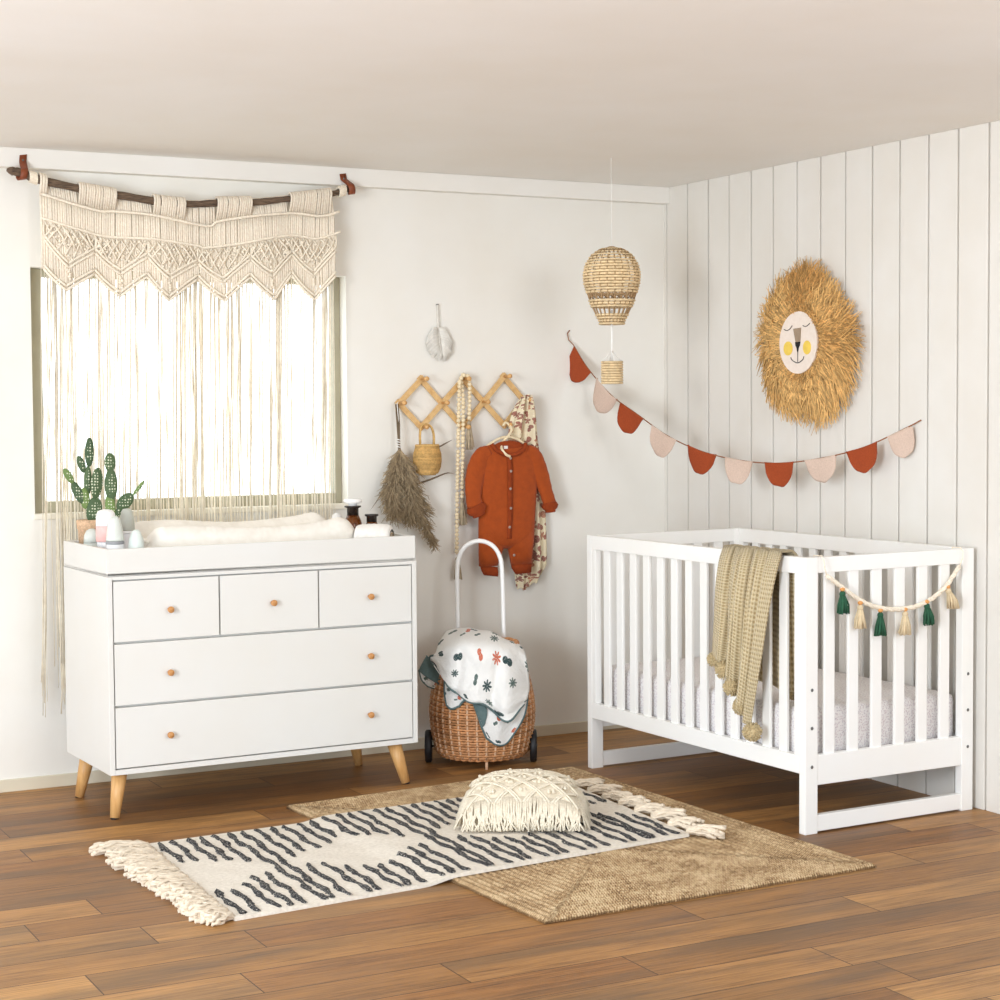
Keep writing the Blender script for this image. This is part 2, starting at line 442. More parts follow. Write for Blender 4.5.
# ------------------------------------------------------------------ room
HC = 2.2564
XL, YF = -5.2, -7.6
struct(MB().box((XL, YF, -.06), (.3, .12, 0)).build('floor', M['floor']))
struct(MB().box((-4.6, -3.7, HC), (.12, .12, HC+.06)).build('ceiling', M['ceil']))
WX0, WX1, WZ0, WZ1 = -2.648, -1.447, .977, 1.850
m = MB()
m.box((-4.6, 0, 0), (WX0, .12, HC)); m.box((WX1, 0, 0), (.12, .12, HC))
m.box((WX0, 0, 0), (WX1, .12, WZ0)); m.box((WX0, 0, WZ1), (WX1, .12, HC))
struct(m.build('wall_back', M['wall']))
# right wall: vertical boards with open V joints
gy = [-.022, -.18, -.328, -.473, -.621, -.763, -.912, -1.053, -1.198, -1.346, -1.493, -1.640, -1.785, -1.929, -2.075, -2.22, -2.365, -2.51]
m = MB()
for a, b in zip(gy[:-1], gy[1:]):
    j = rnd.uniform(-.0012, .0012)
    m.box((j, b + .0040, 0), (.03, a - .0040, HC), .0025)
m.box((.018, -2.56, 0), (.10, 0, HC))
m.box((0, gy[0] - .0005, 0), (.02, 0, HC))
struct(m.build('wall_right', M['plank']))
struct(MB().box((-4.6, -.048, HC - .068), (0, 0, HC), .003).build('trim_1', M['trim']))
struct(MB().box((-4.6, -.013, 0), (0, 0, .044), .003).build('baseboard_back', M['base']))
# window: frame set back in the reveal, clear pane, sill
win = bpy.data.objects.new('window_1', None); C.objects.link(win); win.location = ((WX0+WX1)/2, .0, WZ0); struct(win)
hw = (WX1 - WX0)/2; hh = WZ1 - WZ0
m = MB(); fw = .052
for lo, hi in (((-hw, .06, 0), (-hw+fw, .11, hh)), ((hw-fw+.025, .06, 0), (hw, .11, hh)), ((-hw+fw, .06, 0), (hw-fw+.025, .11, .042)), ((-hw+fw, .06, hh-.03), (hw-fw+.025, .11, hh))):
    m.box(lo, hi, .004)
m.build('window_frame', M['frame'], win)
MB().box((-hw+fw, .078, .04), (hw-fw+.025, .082, hh-.03)).build('pane', M['pane'], win)
MB().box((-hw-.006, -.012, -.018), (hw+.006, .06, .002), .003).build('window_sill', M['reveal'], win)

# ------------------------------------------------------------------ driftwood rod, straps, macrame curtain
rodp = [(-2.742, -.088, 2.172), (-2.700, -.088, 2.166), (-2.636, -.090, 2.146), (-2.514, -.096, 2.122), (-2.368, -.10, 2.104), (-2.231, -.10, 2.090), (-2.116, -.10, 2.083), (-1.997, -.10, 2.092), (-1.852, -.10, 2.102), (-1.717, -.098, 2.120), (-1.543, -.09, 2.148), (-1.470, -.085, 2.172)]
rs = spline(rodp, 6); nr = len(rs)
rr = []
for i in range(nr):
    t = i/(nr-1); r = .0155 - .005*t + rnd.uniform(-.0012, .0012)
    if i < 4: r *= (.3, .65, .85, .96)[i]
    rr.append(r)
rod = MB().tube(rs, rr, 10, rfn=lambda i, t: 1 + .08*math.sin(3*t + i*.7)).build('driftwood_rod', M['bark'])
tag(rod, 'dark bowed driftwood branch hung as a curtain rod above the window', 'curtain rod')
def rod_at(x):
    for a, b in zip(rs[:-1], rs[1:]):
        if a.x <= x <= b.x: return a + (b - a)*((x - a.x)/(b.x - a.x + 1e-9))
    return rs[0] if x < rs[0].x else rs[-1]
for sx, lean, lab in ((-2.683, -.012, 'brown leather strap holding the left, pointed end of the branch'), (-1.466, .016, 'brown leather strap holding the right end of the branch')):
    c = rod_at(sx)
    st = thing('leather_strap', lab, 'strap', (sx, -.05, 2.215), group='leather straps of the curtain branch')
    def L_(p): return Vector(p) - Vector((sx, -.05, 2.215))
    pts = [L_((sx - lean*.6, -.0505, 2.232)), L_((sx - lean*.4, -.0525, 2.21))]
    R_ = .019
    for k in range(13):
        a = math.radians(80 - k*20)
        pts.append(L_((sx + lean*(k/12), c.y + R_*math.cos(a - .0)*-1, c.z + R_*math.sin(a))))
    pts.append(L_((sx + lean*.6, c.y + .012, c.z + .018)))
    MB().strip(pts, [Vector((.0125, 0, .002))]*len(pts)).build('strap', M['leather'], st, solid=.0035)
    MB().sphere(L_((sx - lean*.4, -.056, 2.213)), .0042, 10, 6, (1, .5, 1)).build('screw', M['screw'], st)

CX0, CX1 = -2.632, -1.530
cord1 = [(-2.628, 2.094), (-2.503, 2.061), (-2.415, 2.044), (-2.371, 2.046), (-2.233, 2.038), (-2.032, 2.009), (-1.986, 2.027), (-1.855, 2.051), (-1.698, 2.069), (-1.586, 2.063), (-1.513, 2.083)]
cord2 = [(-2.628, 2.011), (-2.505, 1.978), (-2.398, 1.957), (-2.235, 1.953), (-2.067, 1.937), (-2.033, 1.931), (-1.895, 1.951), (-1.818, 1.968), (-1.699, 1.988), (-1.599, 1.98), (-1.511, 2.008)]
tips = [(-2.551, 1.763), (-2.352, 1.748), (-2.181, 1.736), (-1.966, 1.741), (-1.779, 1.749), (-1.612, 1.752)]
peaks = [(-2.627, 1.836), (-2.444, 1.824), (-2.259, 1.818), (-2.066, 1.817), (-1.872, 1.827), (-1.705, 1.841), (-1.532, 1.842)]
tips2 = [(-2.54, 1.842), (-2.349, 1.826), (-2.176, 1.812), (-1.969, 1.808), (-1.785, 1.832), (-1.615, 1.842)]
peaks2 = [(-2.622, 1.935), (-2.442, 1.898), (-2.255, 1.888), (-2.065, 1.872), (-1.870, 1.893), (-1.702, 1.917), (-1.531, 1.934)]
def interp(L, x):
    if x <= L[0][0]: return L[0][1]
    for (a, b), (c, d) in zip(L[:-1], L[1:]):
        if x <= c: return b + (d - b)*(x - a)/(c - a + 1e-9)
    return L[-1][1]
zig = [q for pr in zip(peaks, tips) for q in pr] + [peaks[-1]]
zig2 = [q for pr in zip(peaks2, tips2) for q in pr] + [peaks2[-1]]
def cy(x, z):   # gentle folds in the hanging panel
    return -.094 - .012*math.sin((x + 2.63)*2*PI/.37 + .6) * min(1, max(.0, (2.10 - z)/.12))
curt = thing('macrame_curtain', 'cream macrame curtain with zigzag border and long fringe hanging before the window', 'curtain', (-2.08, -.095, 2.09))
def K(p): return Vector(p) - Vector((-2.08, -.095, 2.09))
loops = [(-2.645, -2.606), (-2.502, -2.368), (-2.232, -2.116), (-1.995, -1.862), (-1.710, -1.548)]
NW = 132
panels = [MB() for _ in loops]; pm = MB()
for i in range(NW):
    x = CX0 + (CX1 - CX0)*(i + .5)/NW
    c = rod_at(x); zb = interp(zig, x)
    front = [k for k, (a, b) in enumerate(loops) if a <= x <= b]
    xx = x + .002*rnd.uniform(-1, 1)
    z1 = interp(cord1, x)
    top = []
    if front:
        for k in range(7):
            a = math.radians(-30 + k*32); top.append(K((xx, c.y - .0225*math.cos(a), c.z + .0215*math.sin(a))))
        top.reverse(); top.append(K((xx, c.y - .016, c.z - .02)))
        lm = panels[front[0]]; lm.tube(top + [K((xx, cy(xx, z1), z1))], .0046, 5)
    else:
        top = [K((xx, c.y + .018, c.z + .016)), K((xx, c.y + .019, c.z)), K((xx, c.y + .012, c.z - .022)), K((xx, cy(xx, z1), z1))]
        pm.tube(top, .0046, 5)
    zz = [z1 - .002, (z1 + interp(cord2, x))/2, interp(cord2, x), interp(zig2, x), zb]
    body = [K((xx + (.0015*math.sin(q*50 + i) if q < interp(cord2, x) else 0), cy(xx, q), q)) for q in zz]
    pm.tube(body, .0047, 5)
pm.build('woven_panel', M['rope'], curt)
for lm in panels:
    if lm.v: lm.build('rod_loop', M['rope'], curt)
for L in (cord1, cord2):
    pts = spline([K((x, cy(x, z) - .007, z)) for x, z in L], 6)
    MB().tube(pts, .0052, 6).build('knot_cord', M['rope2'], curt)
for L, dd in ((zig, (0, .015)), (zig2, (0, .016))):
    m = MB()
    for d in dd:
        for (a, b) in zip(L[:-1], L[1:]):
            n = 8; pts = []
            for k in range(n + 1):
                t = k/n; x = a[0] + (b[0]-a[0])*t; z = a[1] + (b[1]-a[1])*t + d - .006*math.sin(PI*t)*(1 if b[1] < a[1] else -.3)
                pts.append(K((x, cy(x, z) - .008, z)))
            m.tube(pts, .0048, 6)
    m.build('chevron_cord', M['rope2'], curt)
# knotted lattice between the band and the chevrons
for (px, pz), (tx, tz), (qx, qz) in zip(peaks2[:-1], tips2, peaks2[1:]):
    m = MB()
    for k in range(7):
        f = k/6
        x0 = px + (qx - px)*f; z0 = interp(cord2, x0) - .008
        for sgn in (-1, 1):
            x1 = x0 + sgn*.05; x1 = min(max(x1, px), qx)
            z1 = max(interp(zig2, x1) + .012, z0 - .085)
            m.tube([K((x0, cy(x0, z0) - .008, z0)), K(((x0+x1)/2 + .006*rnd.uniform(-1, 1), cy(x0, z0) - .013, (z0+z1)/2)), K((x1, cy(x1, z1) - .008, z1))], .0036, 5)
    for k in range(26):
        x = rnd.uniform(px + .01, qx - .01); z = rnd.uniform(interp(zig2, x) + .018, interp(cord2, x) - .012)
        m.sphere(K((x, cy(x, z) - .010, z)), .0062, 6, 4, (1, .7, .8))
    m.build('knot_lattice', M['rope2'], curt); m = MB()
    for k in range(4):   # loose bunch at the chevron point
        x = tx + rnd.uniform(-.004, .004); z = tz - .014 - .0085*k
        m.sphere(K((x, cy(x, z) - .009, z)), .0060, 6, 4)
    m.build('tip_knot', M['rope2'], curt)
for xa, xb, nt in ((-2.668, -2.640, 5), (-1.512, -1.482, 5)):
    m = MB(); pts = []
    for k in range(nt*14 + 1):
        f = k/(nt*14); c = rod_at(xa + (xb - xa)*f); a = 2*PI*nt*f
        pts.append(K((c.x, c.y + .0185*math.cos(a), c.z + .0185*math.sin(a))))
    m.tube(pts, .0034, 5); m.build('end_wrap', M['rope2'], curt)
fr = MB(); rf = random.Random(11)
clump = [rf.uniform(CX0, CX1) for _ in range(24)]
NF = 300
for i in range(NF):
    if i < 205: x = CX0 + (CX1 - CX0)*(i + .5)/205 + rf.uniform(-.005, .005)
    else:
        x = min(max(rf.choice(clump) + rf.gauss(0, .0035), CX0), CX1)
    zt = interp(zig, x); y = cy(x, zt) + rf.uniform(-.004, .006)
    z_end = rf.uniform(.34, .52)
    xe = x + rf.gauss(0, .008)
    r = rf.choice((.0010, .0012, .0014, .0018, .0023))
    w = rf.uniform(.001, .004); ph = rf.uniform(0, 6)
    if xe < -2.52 and x < -2.50 and rf.random() < .55:   # the strands left of the dresser gather in two bunches
        xe = (-2.652 if x < -2.59 else -2.578) + rf.gauss(0, .010); z_end = rf.uniform(.26, .42)
    pts = []
    for k in range(11):
        t = k/10; z = zt + (z_end - zt)*t
        pts.append(K((x + (xe - x)*t**1.3 + w*math.sin(ph + t*7), y + .030*min(1, t*2) + .003*math.sin(ph*2 + 5*t), z)))
    fr.tube(pts, r, 4)
fo = fr.build('fringe', M['fringe'], curt); fo['kind'] = 'stuff'

# ------------------------------------------------------------------ dresser
DL, DR = (-2.5788, -.6638, 0), math.radians(1.922)
DW, DD, DH, DB = 1.1246, .4905, .8034, .1537
dres = thing('dresser', 'white dresser with five drawers, round wooden knobs and splayed oak legs', 'dresser', DL, DR)
m = MB(); tk = .017
m.box((0, 0, DB), (tk, DD, DH), .0015); m.box((DW-tk, 0, DB), (DW, DD, DH), .0015)
m.box((tk, 0, DB), (DW-tk, DD, DB+tk)); m.box((tk, 0, DH-.011), (DW-tk, DD, DH))
m.box((tk, DD-.01, DB+tk), (DW-tk, DD, DH-.011)); m.box((tk, .024, DB+tk), (DW-tk, .03, DH-.011))
m.build('carcass', M['white'], dres)
knobm = MB()
rows = [(.3860, .5860, .7905), (None, .3795, .5830), (None, .1735, .3765)]
def knob(par, x, z):
    k = MB().lathe([(.0055, 0), (.0055, .010), (.0095, .0125), (.0110, .018), (.0108, .0235), (.008, .0265), (.0, .027)], 20, tf=Matrix.Rotation(PI/2, 3, 'X'))
    return k.build('knob', M['knob'], par, loc=(x, 0, z))
g = .0031
def drawer(x0, x1, z0, z1, ks):
    d = MB().box((x0+g, 0, z0+g), (x1-g, .020, z1-g), .0012).build('drawer', M['white'], dres)
    for kx, kz in ks: knob(d, kx, kz)
xs0, xs1 = tk + .001, DW - tk - .001
drawer(xs0, .3850, .5860, .7905, [(.2076, .6873)]); drawer(.3850, .7465, .5860, .7905, [(.5727, .6873)]); drawer(.7465, xs1, .5860, .7905, [(.9376, .6873)])
drawer(xs0, xs1, .3780, .5846, [(.204, .479), (.935, .479)])
drawer(xs0, xs1, .1720, .3766, [(.2004, .272), (.9326, .272)])
def leg(xt, yt, xb, yb):
    m = MB(); p0, p1 = Vector((xt, yt, DB)), Vector((xb, yb, .004))
    m.tube([p0, p0.lerp(p1, .5), p1], [.0265, .0215, .0158], 24)
    l = m.build('leg', M['oak'], dres)
    MB().cyl((xb, yb, 0), (xb, yb, .0045), .0135, .0135, 16).build('glide', M['rubber'], l)
leg(.052, .068, .0265, .048); leg(DW-.064, .068, DW-.0265, .048); leg(.052, DD-.075, .0265, DD-.050); leg(DW-.064, DD-.075, DW-.0265, DD-.050)

# changing tray and what stands in it (dresser space, placed in the room)
def DP(x, y, z):
    c, s = math.cos(DR), math.sin(DR); return (DL[0] + x*c - y*s, DL[1] + x*s + y*c, z)
TZ = DH + .0022
tray = thing('changing_tray', 'white open changing tray sitting on top of the dresser', 'tray', DP(0, 0, DH), DR)
m = MB(); tw = .016; th = .0895
m.box((.001, .001, .0014), (DW-.003, DD-.002, .010))
for lo, hi in (((.001, .001, .0014), (DW-.003, tw, th)), ((.001, DD-tw, .0014), (DW-.003, DD-.002, th)), ((.001, tw, .0014), (tw, DD-tw, th)), ((DW-tw-.002, tw, .0014), (DW-.003, DD-tw, th))):
    m.box(lo, hi, .0015)
m.build('tray_box', M['white'], tray)
TB = DH + .0105
pad = thing('changing_pad', 'cream contoured changing pad in a gathered muslin cover', 'changing pad', DP(.582, .283, TB), DR)
def padfn(u, v):   # v around half profile front->back, u along length
    x = -.40 + .80*u
    e = 1 - abs(2*u - 1)**7
    prof = [(-.156, .0), (-.163, .045), (-.158, .100), (-.128, .138), (-.095, .128), (-.05, .092), (0, .084), (.05, .092), (.095, .130), (.128, .146), (.156, .108), (.162, .05), (.155, 0)]
    n = len(prof) - 1; f = v*n; i = min(int(f), n-1); f -= i
    q = [Vector((a, b, 0)) for a, b in prof]
    p = cr(q[i-1] if i else q[0], q[i], q[i+1], q[i+2] if i+2 <= n else q[n], f)
    hgt = p.y*(.93 + .07*math.cos((u - 1)*2.2*PI)) ; hgt += .020*math.exp(-((u - .93)/.07)**2)*min(1, p.y/.05) + .016*math.exp(-((u-.05)/.05)**2)*min(1, p.y/.05)
    hgt = max(0, hgt)*(.35 + .65*e**.5 if e > 0 else .35)
    wob = .0008*math.sin(u*170 + 5*math.sin(v*9) + 3*math.sin(u*23)) * min(1, p.y/.04)
    return (x*(1 - .02*(abs(p.x)/.18)**2), p.x*(.86 + .14*e), max(hgt + wob*.8, 0.0) + .001)
m = MB().grid(padfn, 190, 44)
m.grid(lambda u, v: (-.40 + .80*u, (-.17 + .34*v)*(.86 + .14*(1-abs(2*u-1)**7)), .0012), 8, 4)
for e in (0, 1):
    m.grid(lambda u, v: (lambda a, b: (a[0], a[1], a[2]*v + .001))(padfn(e, u), 0), 44, 3)
m.build('padded_cover', M['pad'], pad)
for sx in (-1, 1):
    m = MB()
    for k in range(14):
        y = -.165 + .33*k/13; u = 0.012 if sx < 0 else .988
        p = padfn(u, .1 + .8*k/13); m.sphere((p[0] + .004*sx, p[1], p[2]), .007, 8, 5, (.8, 1.1, .9))
    m.build('ruffle', M['pad'], pad)

pot = thing('potted_cactus', 'branching prickly pear cactus in a speckled terracotta pot', 'cactus', DP(.068, .425, TB), DR)
MB().lathe([(.026, 0), (.0325, .12), (.036, .122), (.037, .152), (.033, .153), (.031, .140), (0.0, .139)], 28).build('pot', M['terra'], pot)
MB().lathe([(.0, .1455), (.031, .1445), (.031, .141)], 20, cap=False).build('soil', M['soil'], pot)
def pad_px(zx, zy, hwid, hh_, tilt, dy=0., yaw=0.):
    k = .00052; x = (zx - 266)*k + .012; z = .965 - TB + (600 - zy)*k*.985
    m = MB(); rot = Matrix.Rotation(math.radians(tilt), 3, 'Y') @ Matrix.Rotation(math.radians(yaw), 3, 'Z')
    m.sphere((0, 0, 0), 1., 18, 14, (hwid*k, .0075, hh_*k), fn=lambda d: 1 + .10*d.z, rot=rot)
    o = m.build('cactus_pad', M['cactus'], pot, loc=(x, dy, z)); return o
for a in ((290, 545, 54, 92, 8, 0), (232, 460, 34, 72, -6, .004), (187, 420, 32, 82, -25, .002), (125, 303, 25, 58, -32, .0), (306, 362, 46, 104, 6, -.008, 15), (256, 345, 27, 100, 2, .008), (268, 152, 31, 98, 2, .005), (217, 228, 26, 60, -20, .009),
          (405, 220, 42, 64, 0, .0, 10), (408, 375, 45, 108, 0, -.002), (402, 520, 36, 86, -4, .0), (430, 500, 10, 90, 4, .012), (497, 490, 46, 74, 46, -.002), (594, 397, 13, 64, 40, -.002), (452, 560, 22, 60, 25, 0)):
    pad_px(*a)

def bottle(name, label, x, y, parts, cat='bottle'):
    t = thing(name, label, cat, DP(x, y, TB), DR, group={'baby_bottle': 'baby bottles in the tray corner', 'apothecary_bottle': 'brown glass jars behind the pad'}.get(name))
    for nm, prof, mt in parts: MB().lathe([(r_*.9, z_) for r_, z_ in prof], 28).build(nm, M[mt], t)
    return t
def dome(r, z0, z1, n=8, pw=.6, r1=.2):
    return [(r*(1 - (1-r1)*(1-math.cos(PI/2*k/n))**.9), z0 + (z1-z0)*math.sin(PI/2*k/n)) for k in range(n)] + [(r*r1, z1), (0, z1)]
bottle('baby_bottle', 'tall baby bottle with white cap, pink collar and pink base ring', .064, .205, [
    ('base_ring', [(.0, .0), (.034, .0), (.036, .004), (.036, .014), (.034, .014)], 'pinkband'),
    ('body', [(.034, .0142), (.0345, .088), (.034, .090)], 'clearplast'), ('collar', [(.034, .0905), (.0372, .092), (.0372, .140), (.036, .1425)], 'pinkband'),
    ('cap', [(.036, .143), (.037, .145), (.036, .172), (.033, .186), (.026, .194), (.012, .1985), (0, .199)], 'whiteplast')])
bottle('baby_bottle', 'squat baby bottle with grey cone cap and printed clear base, frontmost in the tray corner', .056, .085, [
    ('body', [(0, 0), (.031, 0), (.0325, .004), (.0325, .088), (.031, .090)], 'clearplast'),
    ('measure_mark', [(.0328, .030), (.0332, .030), (.0332, .033), (.0328, .033)], 'ring'),
    ('collar', [(.0325, .0902), (.0335, .092), (.0335, .099), (.032, .1)], 'ring'),
    ('cap', [(.032, .1005), (.0325, .106), (.027, .146), (.020, .170), (.012, .180), (0, .1815)], 'sage')])
bottle('baby_bottle', 'baby bottle with dark grey dome cap, behind the other cone-capped bottles', .163, .285, [
    ('body', [(0, 0), (.026, 0), (.027, .004), (.027, .108), (.025, .110)], 'clearplast'),
    ('collar', [(.027, .1102), (.029, .112), (.029, .118), (.027, .119)], 'whiteplast'),
    ('cap', [(.0275, .1195), (.030, .122), (.0275, .152), (.021, .184), (.014, .193), (0, .195)], 'sage2')])
bottle('baby_bottle', 'small pale mint dome-topped bottle next to the changing pad', .124, .072, [
    ('body', [(0, 0), (.029, 0), (.031, .004), (.031, .060), (.030, .0615)], 'mint'),
    ('cap', [(.0302, .062), (.0305, .068), (.026, .105), (.016, .128), (.009, .1345), (0, .1355)], 'mint')])
bottle('round_jar', 'round pale grey jar between terracotta pot and pink-collared bottle', .050, .318, [
    ('body', [(0, 0), (.026, 0), (.031, .02), (.033, .05), (.031, .08)], 'mint'),
    ('lid', [(.031, .0805), (.029, .105), (.02, .122), (.008, .128), (0, .1285)], 'sage')], 'jar')
bottle('apothecary_bottle', 'amber glass bottle with wide glass stopper, taller of the brown pair', 1.022, .305, [
    ('body', [(0, 0), (.036, 0), (.038, .005), (.038, .100), (.034, .120), (.024, .140)], 'amber'),
    ('neck', [(.024, .1402), (.0235, .166), (.034, .170), (.034, .175), (.022, .175)], 'darkglass'),
    ('stopper', [(.018, .1752), (.018, .182), (.036, .186), (.038, .196), (.035, .200), (0, .201)], 'whiteplast')])
bottle('apothecary_bottle', 'small brown jar with flat black lid beside the rolled towel', 1.074, .255, [
    ('body', [(0, 0), (.026, 0), (.027, .004), (.027, .10), (.021, .116)], 'amber'),
    ('lid', [(.021, .1162), (.021, .136), (.0275, .138), (.0275, .145), (0, .1455)], 'darkglass')], 'jar')
bottle('cotton_jar', 'white rounded jar half hidden behind the changing pad end', 1.020, .440, [
    ('body', [(0, 0), (.022, 0), (.024, .02), (.024, .10)], 'whiteplast'), ('lid', [(.024, .1005), (.025, .11), (.02, .134), (.008, .142), (0, .143)], 'whiteplast')], 'jar')
tw_ = thing('rolled_towel', 'white rolled towel with a tan fold line at the tray corner', 'towel', DP(1.018, .110, TB), DR - math.radians(38))
m = MB(); Rr = .058
def towfn(u, v):
    x = -.070 + .130*u; a = 2*PI*v
    e = max(0, 1 - abs(2*u-1)**8); r = Rr*(.70 + .30*e**.5 + .02*math.sin(3*a + 6*u) + .010*math.sin(u*40))
    return (x, r*1.08*math.cos(a), Rr + .002 + r*math.sin(a))
m.grid(towfn, 30, 36); m.build('towel_roll', M['towel'], tw_)
pts = []
for k in range(70):
    a = k*.24 + 2.4; r = .006 + .032*k/70; pts.append((.0605, r*1.08*math.cos(a), Rr + r*math.sin(a)))
MB().tube(pts, .0026, 6).build('fold_edge', M['towelfold'], tw_)
MB().tube([(.0595, 0, Rr), (.0585, 0, Rr)], [.001, .036], 20).build('roll_end', M['towel'], tw_)

# ------------------------------------------------------------------ crib
KL, KR = (-.731, -1.9183, 0), math.radians(1.7302)
CL, CW, CH = 1.2645, .707, .87
def KP(x, y, z):
    c, s = math.cos(KR), math.sin(KR); return (KL[0] + x*c - y*s, KL[1] + x*s + y*c, z)
crib = thing('crib', 'white slatted baby crib standing against the boarded wall', 'crib', KL, KR)
B = .0025
pw, pt = .050, .030          # post width (x) and thickness (y)
for y0 in (0, CL-pt):
    for x0 in (0, CW-pw):
        MB().box((x0, y0, 0), (x0+pw, y0+pt, CH), B).build('post', M['white2'], crib)
    MB().box((pw, y0+.003, .820), (CW-pw, y0+pt-.003, CH-.001), B).build('end_top_rail', M['white2'], crib)
    MB().box((pw, y0+.002, .153), (CW-pw, y0+pt-.002, .248), B).build('end_bottom_rail', M['white2'], crib)
    MB().box((pw, y0+.003, .006), (CW-pw, y0+pt-.003, .058), B).build('foot_rail', M['white2'], crib)
    for k in range(6):
        xc = .105 + .0968*k
        MB().box((xc-.0205, y0+.009, .246), (xc+.0205, y0+pt-.009, .822), .003).build('slat', M['white2'], crib)
for x0 in (0, CW-.028):
    x1 = x0 + .028
    MB().box((x0, pt, .818), (x1, CL-pt, CH), B).build('side_top_rail', M['white2'], crib)
    MB().box((x0, pt, .190), (x1, CL-pt, .247), B).build('side_bottom_rail', M['white2'], crib)
    for y0 in (pt, CL-pt-.026):
        MB().box((x0+.001, y0, .247), (x1-.001, y0+.026, .818), .002).build('side_stile', M['white2'], crib)
    for k in range(13):
        yc = .122 + .0852*k
        MB().box((x0+.008, yc-.0195, .245), (x1-.008, yc+.0195, .820), .003).build('slat', M['white2'], crib)
MB().box((.03, pt+.001, .205), (CW-.03, CL-pt-.001, .222)).build('mattress_support', M['white2'], crib)
bolt = MB().sphere((0, 0, 0), .0055, 12, 6, (1, .35, 1)).build('bolt', M['screw'], crib, loc=(.026, -.0012, .213))
for x, z in ((.026, .335), (.026, .455), (CW-.024, .213), (CW-.024, .335), (CW-.024, .455)):
    dup(bolt, crib, (x, -.0012, z))
for z in (.28, .79):
    dup(bolt, crib, (.026, CL - pt - .001, z))
mat_ = thing('crib_mattress', 'crib mattress in a white fitted sheet with fine dashes', 'mattress', KP(CW/2, CL/2, .2225), KR)
def mfn(u, v):
    return None
m = MB(); ax, ay, hz = CW/2 - .036, CL/2 - pt - .012, .166
m.box((-ax, -ay, 0), (ax, ay, hz), .028)
o = m.build('fitted_sheet', M['sheet'], mat_)
# box-projected UVs for the print
uvl = o.data.uv_layers.new(name='UVMap')
for pol in o.data.polygons:
    n = pol.normal
    for li in pol.loop_indices:
        c = o.data.vertices[o.data.loops[li].vertex_index].co
        if abs(n.z) > .7: q = (c.x, c.y)
        elif abs(n.x) > abs(n.y): q = (c.y + 3, c.z)
        else: q = (c.x + 7, c.z)
        uvl.data[li].uv = q
    pol.use_smooth = True

# knitted throw over the front rail
thr = thing('throw_blanket', 'beige knitted throw with pompoms draped over the crib side rail', 'blanket', KP(0, .25, CH), KR)
def T(x, y, z): return Vector((x, y - .25, z - CH))
cols = [.396, .358, .322, .284, .246, .208, .170, .132, .095]
bot = [(.402, .530), (.370, .514), (.336, .488), (.308, .450), (.280, .408), (.256, .374), (.234, .346), (.217, .328), (.204, .322)]
fold = [-.020, -.026, -.016, -.030, -.012, -.034, -.024, -.030, -.016]
rows_ = []
for t in (0, .12, .35, .6, .82, 1.0):
    r = []
    for k in range(9):
        y = cols[k] + (bot[k][0] - cols[k])*t**1.15; z = .876 + (bot[k][1] - .876)*t
        r.append(T(fold[k]*(.45 + .9*t) - .022*min(1, t*5), y, z))
    rows_.append(r)
inner = []
ibot = [(.50, .49), (.46, .47), (.41, .46), (.36, .45), (.31, .44), (.25, .435), (.19, .43), (.13, .43), (.07, .43)]
for t in (1.0, .6, .25, .06):
    inner.append([T(.044 + .012*math.sin(k*1.7) + .02*t, cols[k] + (ibot[k][0] - cols[k])*t, .872 + (ibot[k][1] - .872)*t) for k in range(9)])
over = [[T(.030, cols[k], .882) for k in range(9)], [T(.008, cols[k], .8835) for k in range(9)], [T(-.006, cols[k], .882) for k in range(9)]]
ctrl = inner + over + rows_
def thfn(u, v, p):
    s_ = min(1, max(0, (v - .36)/.10)); d = 0
    for u0, dep, wd in ((.20, .026, .030), (.34, .016, .022), (.47, .032, .032), (.63, .022, .026), (.80, .012, .03)):
        d += dep*math.exp(-((u - u0 - .03*math.sin(v*5 + u0*9))/wd)**2)
    return p + Vector((s_*(d - .010) - .006*math.sin(u*40)*s_*.3, 0, -.25*d*(1 - s_)*(1 if v > .2 else 0)))
MB().grid(patch(ctrl, 90, 160, thfn), 96, 150, (1, 2.6)).build('knit_cloth', M['knitb'], thr, solid=.007)
def pompom(p, r, par, mt, name='pompom', n=260):
    m = MB(); q = random.Random(int(p[0]*9999 + p[2]*777))
    m.sphere((0, 0, 0), r*.80, 14, 10)
    for k in range(n):
        z = 1 - 2*(k + .5)/n; a = k*2.399; s_ = math.sqrt(1 - z*z)
        d = Vector((s_*math.cos(a), s_*math.sin(a), z)); d += Vector((q.gauss(0, .12), q.gauss(0, .12), q.gauss(0, .12))); d.normalize()
        m.tube([d*r*.6, d*r*q.uniform(.97, 1.10)], [r*.10, r*.05], 4)
    return m.build(name, M[mt], par, loc=tuple(p))
for y, z, x, r in ((.396, .512, -.052, .028), (.346, .484, -.054, .031), (.300, .432, -.056, .030), (.252, .376, -.056, .029), (.196, .302, -.056, .031)):
    pompom(T(x, y, z), r, thr, 'pom')
for y, z, x, r in ((.475, .425, .085, .028), (.10, .425, .090, .028), (.165, .425, .085, .028)):
    pompom(T(x, y, z), r, thr, 'pom')
